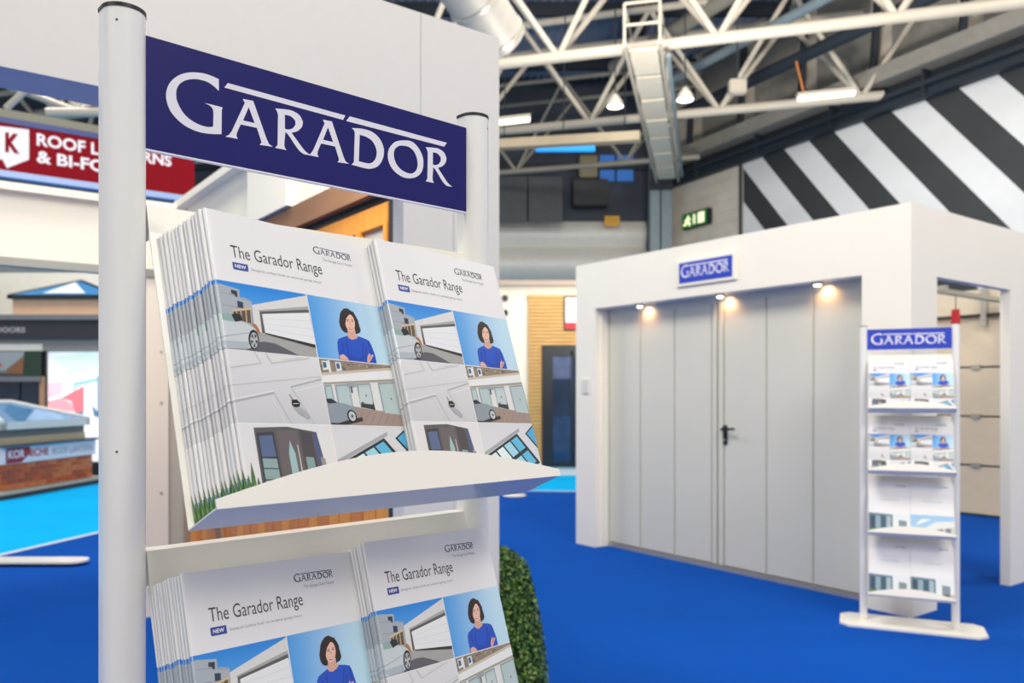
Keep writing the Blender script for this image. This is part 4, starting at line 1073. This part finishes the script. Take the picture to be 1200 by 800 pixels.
def pp(px, py): return (sx(px)*1000, zt(px, py)*1000)
S = Sheet().poly([pp(-14, 146), pp(34, 152), pp(34, 187), pp(8, 197), pp(3, 187), pp(-14, 185)], '#ffffff')
link('bubble_logo', S.mesh('bubble', flat_map(step=.002), M_letter), t)
S = Sheet().tris(text_fit('K', pp(6, 170)[0], pp(6, 176.5)[1], (sx(23)-sx(6))*1000, 150, .05), '#a8202f', 2)
link('logo_letter', S.mesh('logo_letter', flat_map(step=.002), M_red), t)

# display wall: dark fascia, backlit picture, boards
DY = 12.4
X = lambda px, Y=DY: (px-600)/FPX*Y
Z = lambda py, Y=DY: EYE-(py-HZ)/FPX*Y
t = thing('display_wall', 'charcoal display wall with door samples and a glowing backlit picture at the left', 'display wall', loc=(0, DY, 0))
part('wall_panel', B(-12, .1, 0, X(200), .25, Z(396)), M_darkgrey, t)
part('fascia', B(-12, -.05, Z(397), X(205), .25, Z(375)), mat('anthracite_fascia', '#333237', rough=.5), t)
part('fascia_cap', B(-12, -.08, Z(375), X(206), .25, Z(369)), mat('mid_grey_cap', '#77777a', rough=.5), t)
part('grey_band', B(-12, .0, Z(411), X(200), .1, Z(397)), mat('warm_grey_band', '#8c8986', rough=.6), t)
S = Sheet().tris(text_fit('& DOORS', X(-12)*1000, Z(389.5)*1000, (X(32)-X(-12))*1000, 75, .03), '#b9b7b7')
link('lettering', S.mesh('lettering', lambda x, y, l: (x/1000, -.053, y/1000), mat('grey_lettering', '#a9a7a8')), t)
part('lightbox_frame', MB().box((X(52), .02, Z(545)), (X(162), .1, Z(541))).box((X(52), .02, Z(545)), (X(53.5), .1, Z(410))), M_darkgrey, t)
S = Sheet(); q = lambda px, py: (X(px)*1000, Z(py)*1000)
def quad(a, b, c, d, col, l): S.poly([q(a, b), q(c, b), q(c, d), q(a, d)], col, l)
quad(53.5, 411.5, 161, 541, '#f1f5fa', 0)
S.poly([q(58, 418), q(100, 412), q(150, 425), q(120, 432), q(70, 432)], '#d9efe0', 1)
S.poly([q(54, 440), q(84, 432), q(161, 424), q(161, 428), q(84, 436)], '#cfe0f2', 1)
S.poly([q(84, 448), q(113, 442), q(113, 446), q(87, 452), q(87, 480), q(84, 480)], '#9fd0d8', 2)
S.poly([q(112, 440), q(116, 440), q(116, 490), q(112, 490)], '#6f9fc0', 2)
S.poly([q(116, 440), q(161, 436), q(161, 470), q(116, 478)], '#bfe0c8', 1)
S.poly([q(70, 466), q(96, 452), q(96, 482), q(86, 486), q(82, 470)], '#ef7f88', 3)
S.poly([q(54, 470), q(70, 466), q(84, 474), q(84, 482), q(54, 480)], '#f6a9b4', 2)
S.poly([q(54, 448), q(72, 446), q(70, 462), q(54, 466)], '#f9cfdc', 2)
S.poly([q(84, 484), q(96, 482), q(94, 487), q(86, 488)], '#2f6fa8', 4); S.poly([q(106, 474), q(112, 482), q(118, 478), q(114, 488), q(108, 488)], '#5a7fa0', 4)
S.poly([q(60, 484), q(161, 488), q(161, 541), q(60, 541)], '#ffffff', 1)
link('backlit_picture', S.mesh('backlit_picture', lambda x, y, l: (x/1000, .06-.002*l, y/1000), mat_print('backlit_film', emit=.55)), t, label='glowing backlit picture with pink, green and pale blue shapes')
part('sample_header', MB().box((X(-40), -.02, Z(411)), (X(50), .0, Z(403))), mat('cream_strip', '#d6d2c6'), t)
S = Sheet(); quad(-40, 412, 50, 441, '#6f7a74', 0)
S.poly([q(-40, 412), q(34, 412), q(8, 434), q(-40, 436)], '#9aa0a2', 1); S.poly([q(8, 434), q(30, 418), q(30, 438), q(12, 438)], '#8a5a3a', 2)
S.poly([q(30, 412), q(50, 412), q(50, 441), q(28, 441)], '#1f3b2c', 3); S.poly([q(-40, 436), q(28, 438), q(28, 441), q(-40, 441)], '#343b40', 3)
S.poly([q(-2, 426), q(4, 426), q(3, 430), q(-2, 430)], '#c03a3a', 3)
link('sample_poster', S.mesh('sample_poster', lambda x, y, l: (x/1000, -.03-.002*l, y/1000), M_ink), t)
part('sample_rail', MB().box((X(-40), -.05, Z(447)), (X(50), .1, Z(441))), mat('mid_grey_cap', '#77777a'), t)
part('door_pane', B(X(-40), .02, .1, X(22), .08, Z(447)), M_glassdk, t); part('door_pane', B(X(24), .02, .1, X(46), .08, Z(447)), M_glassdk, t)
part('timber_post', B(X(47), -.02, .1, X(52), .1, Z(441)), mat('peach_timber', '#b98f6c', rough=.6), t)
# wall behind and the small pyramid lantern on the fascia
mb = MB().box((-13, 14.0, 0), (-5.0, 14.15, 3.4)); o = part('backdrop_wall', mb, mat('cream_backdrop', '#ece8da', rough=.7), None, label='plain cream backdrop wall behind the small pyramid skylight', cat='wall panel')
t = thing('pyramid_skylight', 'small blue-glass pyramid skylight on a peach kerb above the dark fascia', 'skylight', loc=(X(95, DY+.6), DY+.9, Z(370)))
hw = .79
part('kerb', B(-hw, -.8, 0, hw, .2, .27), mat('peach_kerb', '#d9b494', rough=.6), t)
part('glazing_frame', MB().box((-hw-.05, -.86, .27), (hw+.05, -.80, .33)).box((-hw-.05, -.86, .27), (-hw, .25, .33)).box((hw, -.86, .27), (hw+.05, .25, .33)), M_dkframe, t)
Mg = mat('blue_tinted_glass', '#4d8fc8', rough=.08, var=.15, metal=.1)
ap = (0, -.3, .62)
for tri in (((-hw-.03, -.84, .33), (hw+.03, -.84, .33), ap), ((hw+.03, -.84, .33), (hw+.03, .25, .33), ap), ((hw+.03, .25, .33), (-hw-.03, .25, .33), ap), ((-hw-.03, .25, .33), (-hw-.03, -.84, .33), ap)):
    c_ = Vector(tri[0])+Vector(tri[1])+Vector(tri[2]); part('glass_pane', MB().add(list(tri)+[tuple(Vector(v)-Vector((0, 0, .02))) for v in tri], [(0, 1, 2), (5, 4, 3), (0, 1, 4, 3), (1, 2, 5, 4), (2, 0, 3, 5)]), Mg, t)
for q_ in ((-hw-.03, -.84, .33), (hw+.03, -.84, .33)): part('hip_bar', MB().tube(q_, ap, .022, 8), M_dkframe, t)
part('inner_reveal', MB().add([(-hw*.42, -.80, .36), (hw*.42, -.80, .36), (0, -.47, .575)], [(0, 1, 2)]), mat('pale_reveal', '#dfe6e0', rough=.4), t)

# platform and brick plinth with the roof lantern
P0 = Vector((-6.24, 9.86, 0)); P1 = Vector((-5.92, 11.76, 0)); pd = (P1-P0).normalized(); pn = Vector((-pd.y, pd.x, 0))
PM = Matrix.Translation((-6.38+.03, 10.1, 0)) @ Matrix.Rotation(atan2(1, .1), 4, 'Z')     # local x along the long brick face, -y faces right
t = thing('display_platform', 'low beige display platform with a dark edge under the brick plinth', 'platform', M=PM)
part('platform_board', B(-1.6, -.14, .0, 1.98, 1.7, .095), mat('beige_platform', '#c9bfae', rough=.6), t)
part('edge_strip', B(-1.6, -.155, .0, 1.98, -.141, .06), M_darkgrey, t)
t = thing('brick_plinth', 'small red brick plinth carrying a roof lantern, on the display platform', 'plinth', M=PM @ Matrix.Translation((0, 0, .097)))
LX, LY = 1.82, 1.3
part('mortar_core', B(.012, .012, 0, LX-.012, LY-.012, .325), mat('mortar', '#c9b8a4', rough=.9), t)
bm_col = [mat('brick_red', '#c0603a', rough=.85, var=.2, scale=12), mat('brick_orange', '#cf7a4c', rough=.85, var=.2, scale=12), mat('brick_brown', '#a9543a', rough=.85, var=.2, scale=12)]
bmeshes = {}
def brick(L, k, Mb):
    key = (round(L, 3), k)
    if key not in bmeshes: bmeshes[key] = MB().box((0, 0, 0), (L, .05, .057)).mesh('brick', bm_col[k])
    link('brick', bmeshes[key], t, M=Mb)
for r in range(5):
    z = .004+r*.065; off = 0 if r % 2 == 0 else -.105
    x = off
    while x < LX-.02:
        xa, xb = max(x, 0), min(x+.2, LX)
        if xb-xa > .03: brick(xb-xa, random.randrange(3), Matrix.Translation((xa, random.uniform(-.003, .003), z)))
        x += .21
    y = .02+(.105 if r % 2 else 0)
    while y < LY-.02:
        L_ = min(.2, LY-y)
        if L_ > .03: brick(L_, random.randrange(3), Matrix.Translation((0, y+L_, z)) @ Matrix.Rotation(-pi/2, 4, 'Z'))
        y += .21
t2 = thing('roof_lantern', 'white framed blue-glass roof lantern on the brick plinth', 'roof lantern', M=PM @ Matrix.Translation((0, 0, .425)))
part('sign_board', B(-.02, -.03, 0, LX+.04, .0, .215), M_letter, t2, label='white board reading korniche roof lantern')
part('sign_board', B(-.035, -.03, 0, -.02, LY, .215), M_letter, t2)
S = Sheet().poly([(20, 6), (300, 6), (460, 110), (460, 200), (20, 200)], '#a52535'); link('red_panel', S.mesh('red_panel', lambda x, y, l: (x/1000, -.032, y/1000), mat('lantern_red', '#a52535')), t2)
S = Sheet().tris(text_fit('KOR', 60, 70, 300, 95, .03), '#f0f0f0', 2); link('lettering', S.mesh('lettering', lambda x, y, l: (x/1000, -.034, y/1000), M_letter), t2)
S = Sheet().tris(text_fit('NICHE', 380, 70, 440, 95, .03), '#b03040', 2); link('lettering', S.mesh('lettering', lambda x, y, l: (x/1000, -.034, y/1000), mat('pink_red_letter', '#b8505c')), t2)
S = Sheet().tris(text_fit('ROOF LANTERN', 900, 60, 880, 95), '#8d93a4', 2); link('lettering', S.mesh('lettering', lambda x, y, l: (x/1000, -.034, y/1000), M_inkgrey), t2)
part('cover_ledge', B(-.12, -.10, .215, LX+.14, LY+.05, .24), mat('slate_ledge', '#49525e', rough=.4), t2)
part('lantern_kerb', B(.02, .03, .24, LX-.12, LY, .33), mat('sand_kerb', '#b7ad93', rough=.6), t2)
part('lantern_upstand', B(.03, .04, .33, LX-.13, LY-.02, .43), mat('grey_upstand', '#6d6e6c', rough=.5), t2)
ex0, ey0, ex1, ey1, ez = -.02, -.02, LX-.08, LY, .43
part('eaves_beam', MB().box((ex0, ey0, ez), (ex1, ey0+.07, ez+.10)).box((ex0, ey0, ez), (ex0+.07, ey1, ez+.10)).box((ex1-.07, ey0, ez), (ex1, ey1, ez+.10)).box((ex0, ey1-.07, ez), (ex1, ey1, ez+.10)), M_white, t2)
rz0, rg = ez+.34, ((ex0+.35, (ey0+ey1)/2), (ex1-.75, (ey0+ey1)/2))
c_ = [(ex0, ey0), (ex1, ey0), (ex1, ey1), (ex0, ey1)]
V = [(x, y, ez+.10) for x, y in c_]+[(rg[0][0], rg[0][1], rz0), (rg[1][0], rg[1][1], rz0)]
for f in ((0, 1, 5, 4), (1, 2, 5), (2, 3, 4, 5), (3, 0, 4)):
    part('glass_pane', MB().add([V[i] for i in f], [tuple(range(len(f)))]), mat('lantern_glass', '#5f93c4', rough=.06, var=.15, metal=.1), t2)
for a, b in ((0, 4), (1, 5), (2, 5), (3, 4), (4, 5)): part('rafter_bar', MB().tube(V[a], V[b], .032, 8), M_white, t2)

# white foot of another display stand at the left edge
fo = Vector(((-20-600)/FPX*6.2, 6.2, 0))
t = thing('sign_stand', 'foot of a white sign stand lying flat on the blue carpet at the left edge', 'display stand', loc=fo)
pts = [(.70+.10*cos(a), .10*sin(a)) for a in [-pi/2+pi*i/14 for i in range(15)]]+[(-.70+.10*cos(a), .10*sin(a)) for a in [pi/2+pi*i/14 for i in range(15)]]
part('foot_plate', MB().prism(pts, 'z', .025, .04), M_white, t); part('foot_core', MB().prism([(x*.9, y*.7) for x, y in pts], 'z', 0, .025), M_black, t)
part('post', MB().tube((-.25, 0, .04), (-.25, 0, .55), .02, 12), M_white, t, True)

for o in bpy.data.objects:
    if 'label' in o and not (4 <= len(o['label'].split()) <= 16): print('LABELLEN', len(o['label'].split()), o.name, o['label'])
